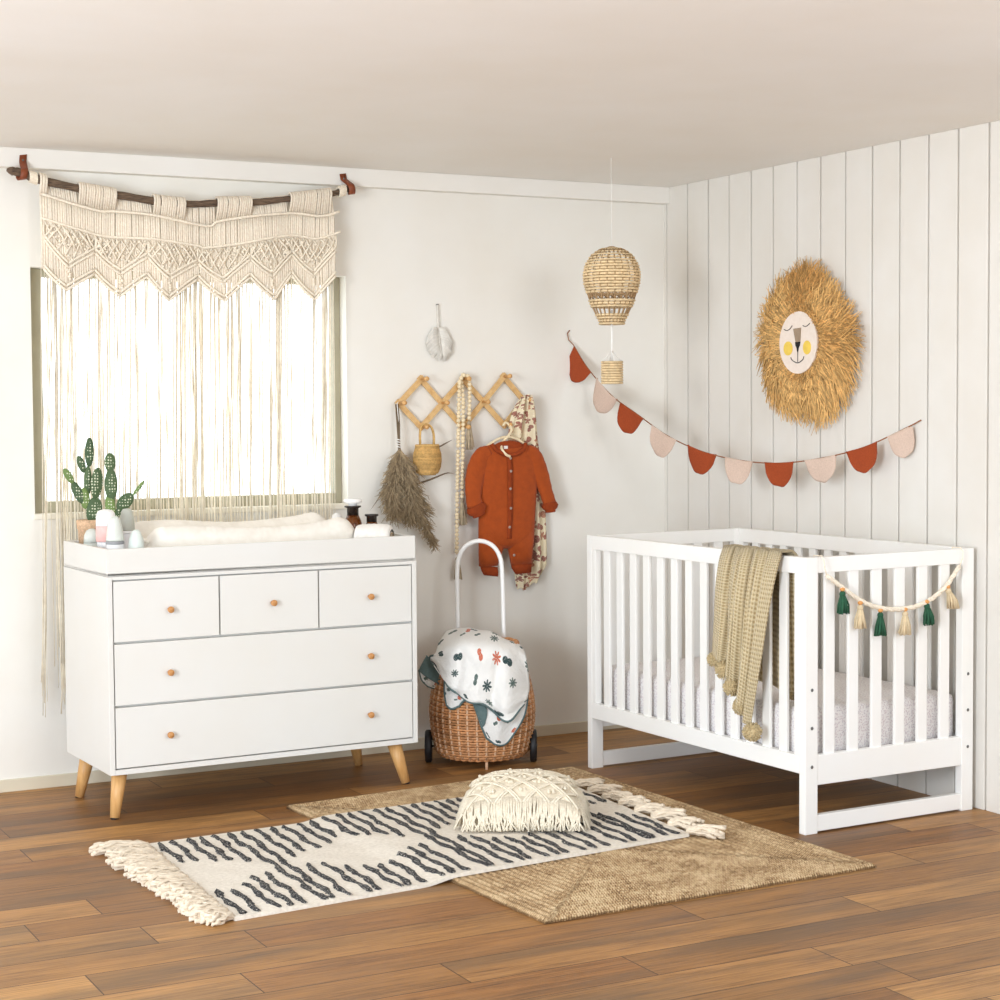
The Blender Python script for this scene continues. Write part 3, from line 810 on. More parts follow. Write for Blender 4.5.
# tassel garland across the crib end
gar = thing('tassel_garland', 'cream cord garland with green and cream tassels across the crib end', 'garland', KP(.35, -.012, .70), KR)
def G(x, z, y=-.013): return Vector((x - .35, y + .012, z - .70))
gp = [(.074, .812), (.1334, .7736), (.2068, .7284), (.2894, .6981), (.3857, .689), (.4793, .7027), (.5655, .7466), (.6306, .815)]
gpts = spline([G(*p) for p in gp], 6)
m = MB(); n = len(gpts)
for ph in (0, 2*PI/3, 4*PI/3):
    m.tube([p + Vector((0, .004*math.cos(i*1.1 + ph), .004*math.sin(i*1.1 + ph))) for i, p in enumerate(gpts)], .0048, 6)
m.build('braided_cord', M['rope2'], gar)
m = MB()
m.tube([G(.074, .812), G(.066, .835), G(.062, .858), G(.062, .8735, -.004), G(.062, .8735, .034), G(.062, .835, .036), G(.064, .80, .036)], .0022, 5)
m.tube([G(.6306, .815), G(.644, .840), G(.645, .862), G(.643, .8735, -.004), G(.643, .8735, .034), G(.643, .83, .036)], .0022, 5)
m.build('tie_string', M['rope2'], gar)
def tassel(par, top, h, w, mt, bead, lean=0., n=26, seed=1, name='tassel', headr=.32):
    q = random.Random(seed); m = MB()
    for k in range(n):
        a = k*2.399; rr_ = math.sqrt((k + .5)/n); ex, ey = w*rr_*math.cos(a)*1.0, w*.8*rr_*math.sin(a)
        ex += lean*h
        m.tube([(0, 0, 0), (ex*.35, ey*.5, -h*.22), (ex*.8 + q.gauss(0, w*.06), ey*.9, -h*.6), (ex + q.gauss(0, w*.08), ey, -h*q.uniform(.93, 1.03))], [w*.10, w*.15, w*.15, w*.13], 5)
    m.sphere((lean*h*.1, 0, -h*.10), w*.48, 10, 7, (1, 1, 1.1))
    o = m.build(name, M[mt], par, loc=tuple(top))
    if bead: MB().sphere((0, 0, .0085), .0085, 12, 8, (1, 1, .8)).build('bead', M[bead], o)
    return o
for i, (x, zt, zb, ln) in enumerate(((.134, .760, .692, .06), (.207, .713, .640, 0), (.290, .684, .612, 0), (.394, .681, .608, 0), (.486, .700, .633, .15), (.577, .744, .680, .35))):
    o = tassel(gar, G(x, zt - .002, -.016), zt - zb, .021, 'greent' if i % 2 == 0 else 'creamt', 'goldbead', ln, 28, i)
    o['label'] = 'dark green tassel' if i % 2 == 0 else 'cream tassel'

# ------------------------------------------------------------------ floor textiles
def jute():
    t = thing('jute_rug', 'tan braided jute rug lying on the floor beneath the patterned rug', 'rug', (-1.40, -1.53, 0), 0)
    corner = [Vector(p) - Vector((-1.40, -1.53, 0)) for p in ((-2.004, -.748, 0), (-.835, -.655, 0), (-.797, -2.338, 0), (-1.915, -2.368, 0))]
    cen = sum(corner, Vector())/4
    m = MB(); pitch = .0235; prof = []
    half = .555; n = int(half/pitch)
    rings = [(0, .001), (.0, .006)]
    for k in range(n):
        for f, h in ((.08, .006), (.3, .0125), (.55, .0135), (.8, .0115), (.98, .006)):
            rings.append(((k + f)*pitch, h))
    per = 46
    def ringpts(d):
        # inset quad by distance d
        P = []
        for i in range(4):
            a, b, c = corner[i-1], corner[i], corner[(i+1) % 4]
            e1 = (b - a).normalized(); e2 = (c - b).normalized()
            n1 = Vector((e1.y, -e1.x, 0)); n2 = Vector((e2.y, -e2.x, 0))
            s_ = (n1 + n2)/(1 + n1.dot(n2)); P.append(b + s_*d)
        return P
    b0 = 0
    for ri, (d, h) in enumerate(rings):
        P = ringpts(d)
        for i in range(4):
            a, b = P[i], P[(i+1) % 4]; ln = (b - a).length
            for k in range(per):
                p = a + (b - a)*(k/per); wob = (.0012*math.sin(k*2.1 + ri*.9 + i) if d < .03 else 0)
                m.uv[len(m.v)] = ((i*1.7 + d + ln*k/per)*.5, d*1.0/1.0); m.v.append(p + Vector((wob, wob, h)))
    N = 4*per
    for ri in range(len(rings)-1):
        for k in range(N):
            k2 = (k+1) % N; m.face((ri*N+k, ri*N+k2, (ri+1)*N+k2, (ri+1)*N+k), True)
    m.face([(len(rings)-1)*N + k for k in range(N)])
    o = m.build('braided_mat', M['jute'], t)
    return t
jute()
RZ = .0135
rug = thing('patterned_rug', 'cream wool runner rug with broken black stripes, diamonds and tasselled ends', 'rug', (-1.83, -1.43, 0), 0)
TL, TR, BR, BL = Vector((-2.575, -1.043, 0)), Vector((-1.035, -.962, 0)), Vector((-1.085, -1.800, 0)), Vector((-2.612, -1.945, 0))
def RP(s, t, z):
    p = (TL*(1-s) + TR*s)*(1-t) + (BL*(1-s) + BR*s)*t
    return Vector((p.x + 1.83, p.y + 1.43, z))
def rz(s, t):   # the runner climbs from the bare floor on to the jute mat
    p = RP(s, t, 0) - Vector((1.83, 1.43, 0))
    # left rim of the jute mat runs from (-1.985,-.735) to (-1.912,-2.362)
    xe = -1.985 + (p.y + .735)*(-.073/1.627)
    f = min(1, max(0, (p.x - xe + .10)/.115)); f = f*f*(3 - 2*f)
    return .0005 + RZ*f
def edge_wob(s, t): return .004*math.sin(s*37 + t*3)*(1 if t in (0, 1) else 0)
m = MB()
m.grid(lambda s, t: RP(s, t, rz(s, t) + .011 + .0016*math.sin(s*60 + 9*t)*math.sin(t*41)), 120, 40)
m.grid(lambda s, t: RP(s, t, rz(s, t)), 120, 10)
for t in (0, 1): m.grid(lambda s, q: RP(s, t, rz(s, t) + .011*q), 120, 2)
for s in (0, 1): m.grid(lambda t, q: RP(s, t, rz(s, t) + .011*q), 40, 2)
m.build('pile', M['rugwool'], rug)
# woven black stripes, broken by a row of plain diamonds
m = MB(); q = random.Random(5)
Lr, Wr = 1.53, .88
cents = [.055, .545, 1.04, 1.60]
s = .030
segs = 0
while s < Lr - .02:
    hwid = max(0, max(.175*(1 - abs(s - c)/.235) for c in cents))
    jt = q.uniform(-.02, .02)
    spans = [(.012, .5*Wr - hwid - .01 + jt), (.5*Wr + hwid + .01 + jt, Wr - .012)] if hwid > .03 else [(.012, Wr - .012)]
    if hwid > .03 and q.random() < .25: spans = [(a + (q.uniform(0, .02) if i else 0), b) for i, (a, b) in enumerate(spans)]
    for a, b in spans:
        n = max(4, int((b - a)/.012)); L_, R_ = [], []
        sk = q.uniform(-.006, .016)
        for k in range(n + 1):
            t = a + (b - a)*k/n; sc_ = s + sk*(t - a)/.4 + .0045*math.sin(t*31 + s*50) + q.gauss(0, .0014)
            w = (.0104 + .0026*math.sin(t*57 + s*90) + q.gauss(0, .0012))*(.35 if k in (0, n) else 1)
            b_ = len(m.v)
            for off, hh_ in ((-1, .0108), (-.5, .0150), (.5, .0150), (1, .0108)):
                ss = (sc_ + off*w)/Lr; m.v.append(RP(ss, t/Wr, rz(ss, t/Wr) + hh_ + q.gauss(0, .0006)))
            if k:
                for j in range(3): m.face((b_-4+j, b_-3+j, b_+1+j, b_+j), True)
        segs += 1
    s += .045 + q.uniform(-.004, .005)
sp = m.build('woven_stripes', M['rugblack'], rug); sp['label'] = 'broken black woven stripes'
def rug_tassel(s, t, dirv, L, w, seed, up=0.):
    q = random.Random(seed); m = MB(); base = RP(s, t, rz(s, t) + .010)
    side = Vector((-dirv.y, dirv.x, 0))
    for k in range(26):
        a = k*2.399; r_ = math.sqrt((k + .5)/26)
        ox, oz = r_*math.cos(a), r_*math.sin(a); fl = q.uniform(.72, 1.06); ph = q.uniform(0, 6)
        pts = []; n = 9
        for j in range(n + 1):
            f = j/n; sp_ = .30 + .75*f**.8; wv = w*.20*math.sin(f*11 + ph)*f
            z = w*.30 + oz*w*sp_*.62 + w*.25*math.sin(PI*f) + up*(1-f) + w*.08*math.cos(f*13 + ph)
            pts.append(base + dirv*L*fl*f + side*(ox*w*sp_ + wv) + Vector((0, 0, max(z, w*.12) - .010)))
        m.tube(pts, [w*.13 + w*.05*math.sin(j*2.3 + ph) + (w*.05 if j > n-3 else 0) for j in range(n + 1)], 5)
    return m.build('end_tassel', M['rugtassel'], rug)
for k in range(19):
    t = .02 + .96*k/18; d = Vector((-1, -.06 + rnd.uniform(-.35, .15), 0)).normalized()
    rug_tassel(.0, t, d, (.165 - .075*t)*rnd.uniform(.9, 1.08), rnd.uniform(.026, .032), 100+k)
for k in range(8):
    t = .05 + .93*k/7; d = Vector((.72, -.58 + rnd.uniform(-.25, .25), 0)).normalized()
    rug_tassel(1., t, d, rnd.uniform(.100, .118), rnd.uniform(.030, .035), 200+k, .004)

# macrame floor cushion
cush = thing('floor_cushion', 'cream macrame cushion with fringe lying on the patterned rug', 'cushion', (-1.438, -1.378, .0275), math.radians(-30))
HW, HD, HH = .184, .180, .144
def cushz(x, y):
    a = max(0, 1 - abs(x/HW)**2.3); b = max(0, 1 - abs(y/HD)**2.3); return .040 + (HH - .040)*(a*b)**.40
def cfn(u, v):
    x, y = (2*u-1)*HW, (2*v-1)*HD
    # pull the sides in slightly between the corners
    k = 1 - .045*(1 - (y/HD)**2)*abs(x/HW)**6; l = 1 - .045*(1 - (x/HW)**2)*abs(y/HD)**6
    return (x*k, y*l, cushz(x, y) + .003*math.sin(x*90 + 2)*math.sin(y*80))
m = MB().grid(cfn, 60, 60)
m.grid(lambda u, v: ((2*u-1)*HW*.96, (2*v-1)*HD*.96,   .001 + .039*max(abs(2*u-1), abs(2*v-1))**8), 24, 24)
m.build('cover', M['cushion'], cush)
m = MB()
for sgn in (1, -1):
    for k in range(-4, 5):
        pts = []
        for j in range(25):
            y = -HD*.94 + 2*HD*.94*j/24; x = k*.088 + sgn*(y)*1.0
            if abs(x) < HW*.94: pts.append((x, y, cushz(x, y) + .004))
        if len(pts) > 2:
            for d in (-.006, .006): m.tube([(p[0] + d*.8, p[1], p[2] - .001) for p in pts], .0038, 5)
for k in range(-4, 5):
    for j in range(-4, 5):
        x, y = k*.044, j*.044
        if (k + j) % 2 and abs(x) < HW*.85 and abs(y) < HD*.85:
            for d in range(4): m.sphere((x + rnd.uniform(-.012, .012), y + rnd.uniform(-.012, .012), cushz(x, y) + .002), .0062, 6, 5)
m.build('diamond_cord', M['cushioncord'], cush)
m = MB(); q = random.Random(3)
for k in range(110):
    x = -HW*.98 + 2*HW*.98*(k + .5)/110; y0 = -HD*.985
    z0 = cushz(x, y0) + .004; out = q.uniform(.012, .03)
    m.tube([(x, y0 + .02, cushz(x, y0 + .02) + .003), (x + q.gauss(0, .003), y0 - .010, z0*.9), (x + q.gauss(0, .006), y0 - .015, z0*.5), (x + q.gauss(0, .009), y0 - out, .004 + q.uniform(0, .006))], .0030, 4)
for k in range(60):
    x = HW*.95 ; y = -HD*.95 + 1.9*HD*(k + .5)/60
    for sx in (-1, 1):
        if q.random() < .8:
            z0 = cushz(x, y); m.tube([(sx*(x - .02), y, z0 + .004), (sx*(x + .012), y + q.gauss(0, .004), z0*.8), (sx*(x + q.uniform(.02, .04)), y + q.gauss(0, .008), .005)], .0028, 4)
f = m.build('fringe', M['cushioncord'], cush); f['kind'] = 'stuff'

# ------------------------------------------------------------------ rolling basket and its muslin
BK = (-1.060, -.362, 0); BR_ = math.radians(-27.9)
bas = thing('rolling_basket', 'honey rattan basket on black wheels with a white hoop handle', 'basket', BK, BR_)
bprof = [(.150, .030), (.172, .050), (.184, .10), (.192, .16), (.194, .20), (.190, .25), (.180, .30), (.164, .36), (.146, .41), (.130, .445)]
def brad(z):
    L = [(b, a) for a, b in bprof]; return interp(L, z)
m = MB(); NS = 34; NR = 42
for i in range(NR):
    z = .034 + (.440 - .034)*i/(NR-1); r0 = brad(z); pts = []
    for k in range(NS*2):
        t = 2*PI*k/(NS*2); r = r0 + .0050*math.cos(NS*t + PI*(i % 2)); pts.append((r*math.cos(t), r*math.sin(t), z))
    m.tube(pts, .0050, 5, closed=True)
m.build('woven_body', M['rattan'], bas)
m = MB()
for k in range(NS):
    t = 2*PI*k/NS; m.tube([((brad(z) + .0035)*math.cos(t), (brad(z) + .0035)*math.sin(t), z) for z in [.03 + .41*j/14 for j in range(15)]], .0046, 5)
m.build('stakes', M['rattanst'], bas)
MB().lathe([(0, .030), (.152, .030), (.166, .040), (.166, .048), (0, .046)], 40).build('base', M['rattan'], bas)
m = MB()
for ph in (0, PI):
    m.tube([((.130 + .006*math.cos(k*.55 + ph))*math.cos(2*PI*k/80), (.130 + .006*math.cos(k*.55 + ph))*math.sin(2*PI*k/80), .452 + .006*math.sin(k*.55 + ph)) for k in range(80)], .0075, 6, closed=True)
m.build('rim', M['rattan'], bas)
hp = [(-.092, .118, .40), (-.093, .122, .50), (-.094, .126, .62), (-.093, .130, .73), (-.082, .132, .780), (-.055, .133, .816), (-.008, .134, .832), (.040, .133, .816), (.068, .132, .778), (.078, .130, .73), (.082, .126, .62), (.084, .122, .50), (.085, .118, .40)]
MB().tube(spline(hp, 6), .0085, 12).build('handle', M['metalwhite'], bas)
for sx in (-.205, .193):
    RX = Matrix.Rotation(PI/2, 3, 'Y')
    w = MB().lathe([(.030, -.012), (.055, -.013), (.061, -.009), (.062, 0), (.061, .009), (.055, .013), (.030, .012)], 36, tf=RX)
    w = w.build('wheel', M['rubber'], bas, loc=(sx, 0, .062))
    MB().lathe([(0, -.007), (.031, -.007), (.031, .007), (0, .007)], 24, tf=RX).build('hub', M['rubber'], w)
    MB().cyl((-.016 if sx < 0 else .006, 0, 0), (-.006 if sx < 0 else .016, 0, 0), .0045, None, 12).build('axle_cap', M['hub'], w)
MB().cyl((-.195, 0, .062), (.183, 0, .062), .004, None, 10).build('axle', M['hub'], bas)
MB().cyl((.0165, -.150, 0), (.0165, -.148, .05), .0055, None, 12).build('foot', M['rattanst'], bas)

sw = thing('muslin_blanket', 'white palm-print muslin blanket with teal edging spilling from the basket', 'blanket', (BK[0], BK[1], .30), BR_)
def S(px, py, off=.012, dep=None):
    r = (px - 482.3)/265.; z0 = .010 + (759 - py)/262.; z = z0
    if dep is None:
        dep = -.12
        for _ in range(12):
            z = z0 + dep*.136; R = brad(min(max(z, .03), .445)) + off
            dep = -math.sqrt(max(R*R - r*r, .0012))
    z = z0 + dep*.136
    return Vector((r*(1 + dep*.15), dep, z - .30))
ctrl = [
    [S(447, 637, .012, .09), S(462, 634, .012, .10), S(476, 636, .01, .10), S(492, 638, .012, .09), S(506, 645, .01, .04), S(519, 645, .01, .02)],
    [S(440, 641, .02, .0), S(458, 634, .01, .0), S(474, 633, .01, .0), S(492, 634, .012, .0), S(509, 638, .01, -.03), S(523, 645, .01, -.03)],
    [S(436, 648, .03, -.06), S(455, 637, .022, -.125), S(472, 634, .03, -.156), S(490, 635, .022, -.156), S(509, 640, .03, -.132), S(527, 652, .02, -.075)],
    [S(431, 651, .03, -.06), S(452, 657, .026), S(471, 657, .032), S(488, 659, .026), S(508, 664, .036), S(530, 678, .024, -.08)],
    [S(432, 657, .03, -.06), S(449, 671, .024), S(467, 676, .034), S(484, 679, .024), S(504, 688, .040), S(528, 687, .024)],
    [S(440, 664, .03, -.08), S(450, 674, .022), S(466, 683, .028), S(484, 687, .022), S(508, 703, .036), S(525, 692, .024)],
]
def swf(u, v, p):
    e = min(1, v*3)
    cz = min(1, max(0, (v - .38)/.2)); e2 = cz*(.020*math.exp(-((u - .70)/.045)**2) - .016*math.exp(-((u - .84)/.09)**2) - .010*math.exp(-((u - .52)/.09)**2) + .012*math.exp(-((u - .30)/.04)**2))
    return p + Vector((0, e2 + e*(-.011*abs(math.sin(u*8.5 + v*3 + .6))**.7 - .010*abs(math.sin(u*5 - v*6 + 1.2))**.7 - .0025*math.sin(v*31 + u*9)), .002*math.sin(u*23)))
f1 = patch(ctrl, 1, 1, swf)
MB().grid(f1, 60, 60, (1, .9)).build('muslin_cloth', M['swaddle'], sw, solid=.004)
edge = MB()
edge.tube([f1(k/50, 1) + Vector((0, -.002, 0)) for k in range(51)], .0042, 6)
edge.tube([f1(0, .45 + .55*k/20) + Vector((-.001, -.001, 0)) for k in range(21)], .0042, 6)
# lower right corner hanging below the main fold
ctrl = [[S(473, 683, .016), S(489, 686, .016), S(507, 690, .018), S(528, 684, .020)],
        [S(478, 696, .016), S(491, 702, .018), S(506, 704, .018), S(528, 692, .020)],
        [S(482, 709, .016), S(493, 716, .018), S(505, 717, .018), S(525, 704, .020)],
        [S(487, 721, .017), S(497, 728, .018), S(507, 728, .018), S(519, 714, .018)]]
f2 = patch(ctrl, 1, 1, lambda u, v, p: p + Vector((0, -.003*math.sin(u*12 + v*3), 0)))
MB().grid(f2, 36, 36, (.6, .5)).build('hanging_corner', M['swaddle'], sw, solid=.004)
edge.tube([f2(0, k/20) for k in range(21)] + [f2(k/20, 1) for k in range(1, 21)] + [f2(1, 1 - k/20) for k in range(1, 21)], .0042, 6)
ctrl = [[S(472, 684, .016), S(477, 686, .018), S(484, 686, .02)], [S(477, 697, .016), S(482, 697, .022), S(488, 694, .022)], [S(482, 709, .016), S(484, 709, .02), S(486, 706, .02)]]
MB().grid(patch(ctrl, 1, 1), 14, 14).build('turned_lining', M['teal'], sw, solid=.003)
# left flap showing the teal lining, and the print below it
ctrl = [[S(427, 652, .02, -.035), S(436, 660, .02, -.06), S(447, 671, .018, -.08)], [S(421, 663, .02, -.03), S(432, 668, .02, -.05), S(445, 676, .014, -.085)], [S(419, 668, .02, -.03), S(427, 673, .02, -.05), S(441, 679, .014, -.08)]]
MB().grid(patch(ctrl, 1, 1), 16, 16).build('turned_lining', M['teal'], sw, solid=.003)
ctrl = [[S(419, 667, .02, -.028), S(430, 672, .02, -.045), S(443, 675, .018, -.07)], [S(422, 677, .02, -.03), S(430, 679, .02, -.045), S(440, 681, .014, -.07)], [S(428, 683, .02, -.035), S(433, 684, .02, -.045), S(437, 684, .014, -.06)]]
f3 = patch(ctrl, 1, 1); MB().grid(f3, 16, 16, (.4, .3)).build('hanging_corner', M['swaddle'], sw, solid=.003)
edge.tube([f3(0, k/12) for k in range(13)] + [f3(k/12, 1) for k in range(1, 13)], .0038, 6)
ctrl = [[S(445, 671, .010), S(452, 676, .012), S(468, 684, .012)], [S(445, 682, .010), S(453, 685, .012), S(463, 687, .012)], [S(447, 693, .010), S(452, 695, .012), S(460, 691, .012)]]
f4 = patch(ctrl, 1, 1); MB().grid(f4, 16, 16, (.4, .4)).build('hanging_corner', M['swaddle'], sw, solid=.003)
edge.tube([f4(0, k/12) for k in range(13)] + [f4(k/12, 1) for k in range(1, 13)] + [f4(1, 1 - k/8) for k in range(1, 9)], .0045, 6)
edge.build('edge_binding', M['teal'], sw)

# ------------------------------------------------------------------ back wall: macrame leaf, rack and what hangs from it
leaf = thing('macrame_leaf', 'small white macrame feather hung on the plain wall', 'wall hanging', (-1.063, -.012, 1.75))
m = MB(); m.tube([(0, 0, 0), (.002, -.002, -.09), (.006, -.003, -.15), (.016, -.003, -.21)], .0032, 6); m.build('cord_stem', M['macleaf'], leaf)
m = MB(); q = random.Random(4)
for k in range(34):
    f = k/33; z0 = -.093 - .085*f
    for sx in (-1, 1):
        L = .058*math.sin(PI*(.22 + .75*f))**.7
        x0 = .004 + .012*f
        m.tube([(x0, -.003, z0), (x0 + sx*L*.55, -.006, z0 + .004 - .03*f), (x0 + sx*L*(1.02 if sx < 0 else .95), -.004 + q.gauss(0, .002), z0 - .028 - .018*f + q.gauss(0, .002))], .0021, 4)
f = m.build('feather_threads', M['macleaf'], leaf); f['kind'] = 'stuff'
MB().cyl((.0, .012, 0), (.0, -.006, 0), .0022, None, 8).build('nail', M['screw'], leaf)

rack = thing('peg_rack', 'accordion peg rack of light wood mounted on the plain wall', 'coat rack', (-.96, -.012, 1.365))
XO, ZO = -.96, 1.365
A = dict(a=(-1.237, 1.365), t1=(-1.141, 1.458), m1=(-1.053, 1.364), b1=(-1.143, 1.271), t2=(-.957, 1.459), m2=(-.873, 1.367), b2=(-.961, 1.269), t3=(-.775, 1.469), m3=(-.686, 1.376), b3=(-.775, 1.275))
def slat(p, q_, y, ext=.012):
    p, q_ = Vector((A[p][0]-XO, y, A[p][1]-ZO)), Vector((A[q_][0]-XO, y, A[q_][1]-ZO)); d = (q_ - p).normalized(); n = Vector((-d.z, 0, d.x))*.0105
    p -= d*ext; q_ += d*ext; pts = []
    poly = [p + n, p - n, q_ - n, q_ + n]
    MB().prism(poly, (0, .0075, 0)).build('rack_slat', M['rackwood'], rack)
for p, q_, y in (('a', 't1', -.016), ('a', 'b1', -.0075), ('t1', 'b2', -.0075), ('b1', 't2', -.016), ('t2', 'b3', -.0075), ('b2', 't3', -.016), ('t3', 'm3', -.0075), ('b3', 'm3', -.016)):
    slat(p, q_, y)
pegs = {}
base = None
for k in ('a', 't1', 'm1', 'b1', 't2', 'm2', 'b2', 't3', 'b3', 'm3'):
    loc = (A[k][0]-XO, -.016, A[k][1]-ZO)
    if base is None:
        base = MB().lathe([(.0055, -.0), (.0055, .034), (.0085, .038), (.0095, .045), (.0075, .051), (0, .053)], 16, tf=Matrix.Rotation(PI/2, 3, 'X')).build('peg', M['oak'], rack, loc=loc)
    else: dup(base, rack, loc)

# dried pampas bunch
pam = thing('pampas_bunch', 'bunch of dried brown pampas grass hanging upside down from the rack', 'dried grass', (-1.257, -.048, 1.365))
def PQ(x, z, y=-.06): return Vector((x + 1.257, y + .048, z - 1.365))
m = MB()
for dx in (-.005, .0, .005):
    m.tube([PQ(-1.2555 + dx, 1.36, -.04), PQ(-1.257 + dx, 1.28, -.055), PQ(-1.257 + dx*.4, 1.20, -.06), PQ(-1.25 + dx*3, 1.05, -.07)], .0028, 5)
m.build('stems', M['stem'], pam)
m = MB(); m.tube([(.0072*math.cos(k*.8), -.008 + .0072*math.sin(k*.8), -.135 - k*.0012) for k in range(32)], .0018, 5); m.tube([(0, -.008, -.13), (.002, -.004, -.06), (.0, .002, -.002), (.0065, .002, .004)], .0016, 5)
m.build('tie_twine', M['cordwhite'], pam)
def plume(spine, ws, n, seed, L=.055):
    q = random.Random(seed); m = MB(); sp_ = spline(spine, 10); N = len(sp_)
    for k in range(n):
        f = q.random()**.85; i = min(N-2, int(f*(N-1))); p = sp_[i].lerp(sp_[i+1], q.random()); d = (sp_[i+1] - sp_[i]).normalized()
        w = interp(ws, f); a = q.uniform(0, 2*PI)
        side = Vector((math.cos(a), math.sin(a)*.6, 0))*w*q.uniform(.35, 1.15)
        ln = L*q.uniform(.35, 1.1)
        p1 = p + side*.7 + d*ln*.35; p2 = p + side*1.2 + d*ln + Vector((q.gauss(0, .006), q.gauss(0, .004), 0))
        p1.y = min(p1.y, .032); p2.y = min(p2.y, .034)
        m.tube([p, p1, p2], [.0012, .0019, .0007], 3)
        for _ in range(3):
            b_ = p1.lerp(p2, q.random()); e = b_ + side.normalized()*q.uniform(.004, .014) + d*q.uniform(.004, .02) + Vector((q.gauss(0, .007), q.gauss(0, .005), 0)); e.y = min(e.y, .034)
            m.tube([b_, e], [.0015, .0006], 3)
    o = m.build('plume', M['pampas'], pam); o['kind'] = 'stuff'; return o
plume([PQ(-1.257, 1.19, -.062), PQ(-1.272, 1.12, -.07), PQ(-1.290, 1.03, -.075), PQ(-1.286, .945, -.075)], [(0, .016), (.3, .042), (.7, .046), (1, .024)], 620, 1)
plume([PQ(-1.252, 1.185, -.066), PQ(-1.232, 1.10, -.08), PQ(-1.222, 1.0, -.085), PQ(-1.220, .935, -.08)], [(0, .016), (.35, .040), (.8, .038), (1, .015)], 560, 2)
plume([PQ(-1.20, 1.05, -.07), PQ(-1.175, .98, -.07), PQ(-1.158, .905, -.065), PQ(-1.120, .825, -.06)], [(0, .02), (.3, .038), (.65, .024), (1, .005)], 360, 3, .045)
for pts in ([(-1.225, 1.035), (-1.181, 1.049), (-1.121, 1.066), (-1.06, 1.087), (-1.035, 1.089), (-1.010, 1.083)], [(-1.27, 1.08), (-1.315, 1.036), (-1.348, .992), (-1.380, .952)]):
    m = MB(); P_ = spline([PQ(x, z, -.055) for x, z in pts], 5); n = len(P_)
    m.tube(P_, [.0042*(1 - .75*abs(2*k/(n-1) - .7)) for k in range(n)], 5); m.build('grass_blade', M['stem'], pam)

hb = thing('hanging_basket', 'small round seagrass basket hanging by a loop from a lower peg', 'basket', (-1.140, -.062, 1.270))
m = MB()
hprof = [(.028, -.184), (.041, -.176), (.050, -.155), (.0535, -.130), (.052, -.105), (.046, -.085), (.043, -.074)]
def hrad(z): return interp([(b, a) for a, b in hprof], z)
for i in range(20):
    z = -.183 + .108*i/19; r0 = hrad(z)
    m.tube([((r0 + .0026*math.cos(24*2*PI*k/48 + PI*(i % 2)))*math.cos(2*PI*k/48), -.005 + (r0 + .0026*math.cos(24*2*PI*k/48 + PI*(i % 2)))*.8*math.sin(2*PI*k/48), z) for k in range(48)], .0036, 5, closed=True)
m.lathe([(0, -.186), (.031, -.184), (.031, -.180), (0, -.18)], 24, (0, -.005, 0), tf=Matrix.Diagonal((1, .8, 1)))
m.build('woven_body', M['seagrass'], hb)
MB().tube([(.0445*math.cos(2*PI*k/40), -.005 + .037*math.sin(2*PI*k/40), -.071) for k in range(40)], .0052, 6, closed=True).build('rim', M['seagrass'], hb)
MB().strip(spline([(-.030, -.006, -.072), (-.031, -.006, -.03), (-.024, -.004, .003), (-.004, -.002, .0125), (.018, -.004, .001), (.028, -.006, -.03), (.028, -.006, -.072)], 5), [Vector((.0, .006, 0))]*31).build('handle', M['seagrass'], hb, solid=.005)
m = MB(); P_ = spline([(.03, -.01, -.085), (.055, -.02, -.072), (.102, -.02, -.05)], 5); m.tube(P_, [.003, .003, .003, .003, .003, .003, .003, .0025, .002, .0012, .0006], 5); m.build('grass_tip', M['stem'], hb)

def garland(label, strands, tsl, loc):
    t = thing('bead_garland', label, 'bead garland', loc, group='wooden bead strands on the rack')
    first = None
    for pts in strands:
        m = MB(); m.tube([Vector(p) - Vector(loc) for p in pts], .0012, 5); m.build('string', M['tassel'], t)
        P_ = spline(pts, 40); acc = 0; last = P_[0]; nxt = 0
        for p in P_[1:]:
            acc += (p - last).length; last = p
            if acc >= nxt:
                nxt += .0166
                q_ = p - Vector(loc)
                if first is None: first = MB().sphere((0, 0, 0), .0085, 10, 8).build('bead', M['bead'], t, loc=tuple(q_))
                else: dup(first, t, tuple(q_))
    for i, (p, h) in enumerate(tsl): tassel(t, Vector(p) - Vector(loc), h, .017, 'tassel', None, .02, 30, 40+i)
    return t
garland('long pale bead garland looped on the rack, with tassels high and low', [[(-.944, -.050, 1.455), (-.946, -.054, 1.40), (-.950, -.056, 1.302)], [(-.988, -.050, 1.445), (-.994, -.050, 1.30), (-1.000, -.045, 1.0), (-1.002, -.040, .765)], [(-.988, -.050, 1.447), (-.977, -.050, 1.466), (-.964, -.050, 1.4735), (-.951, -.050, 1.4685), (-.944, -.050, 1.457)]],
        [((-.951, -.056, 1.296), .115), ((-1.000, -.04, .756), .088)], (-.957, -.050, 1.4665))
garland('shorter pale bead strand on the rack ending in the middle tassel', [[(-.962, -.030, 1.475), (-.972, -.034, 1.452), (-.974, -.052, 1.36), (-.978, -.054, 1.20), (-.981, -.050, .995)]], [((-.981, -.050, .988), .105)], (-.957, -.032, 1.4665))

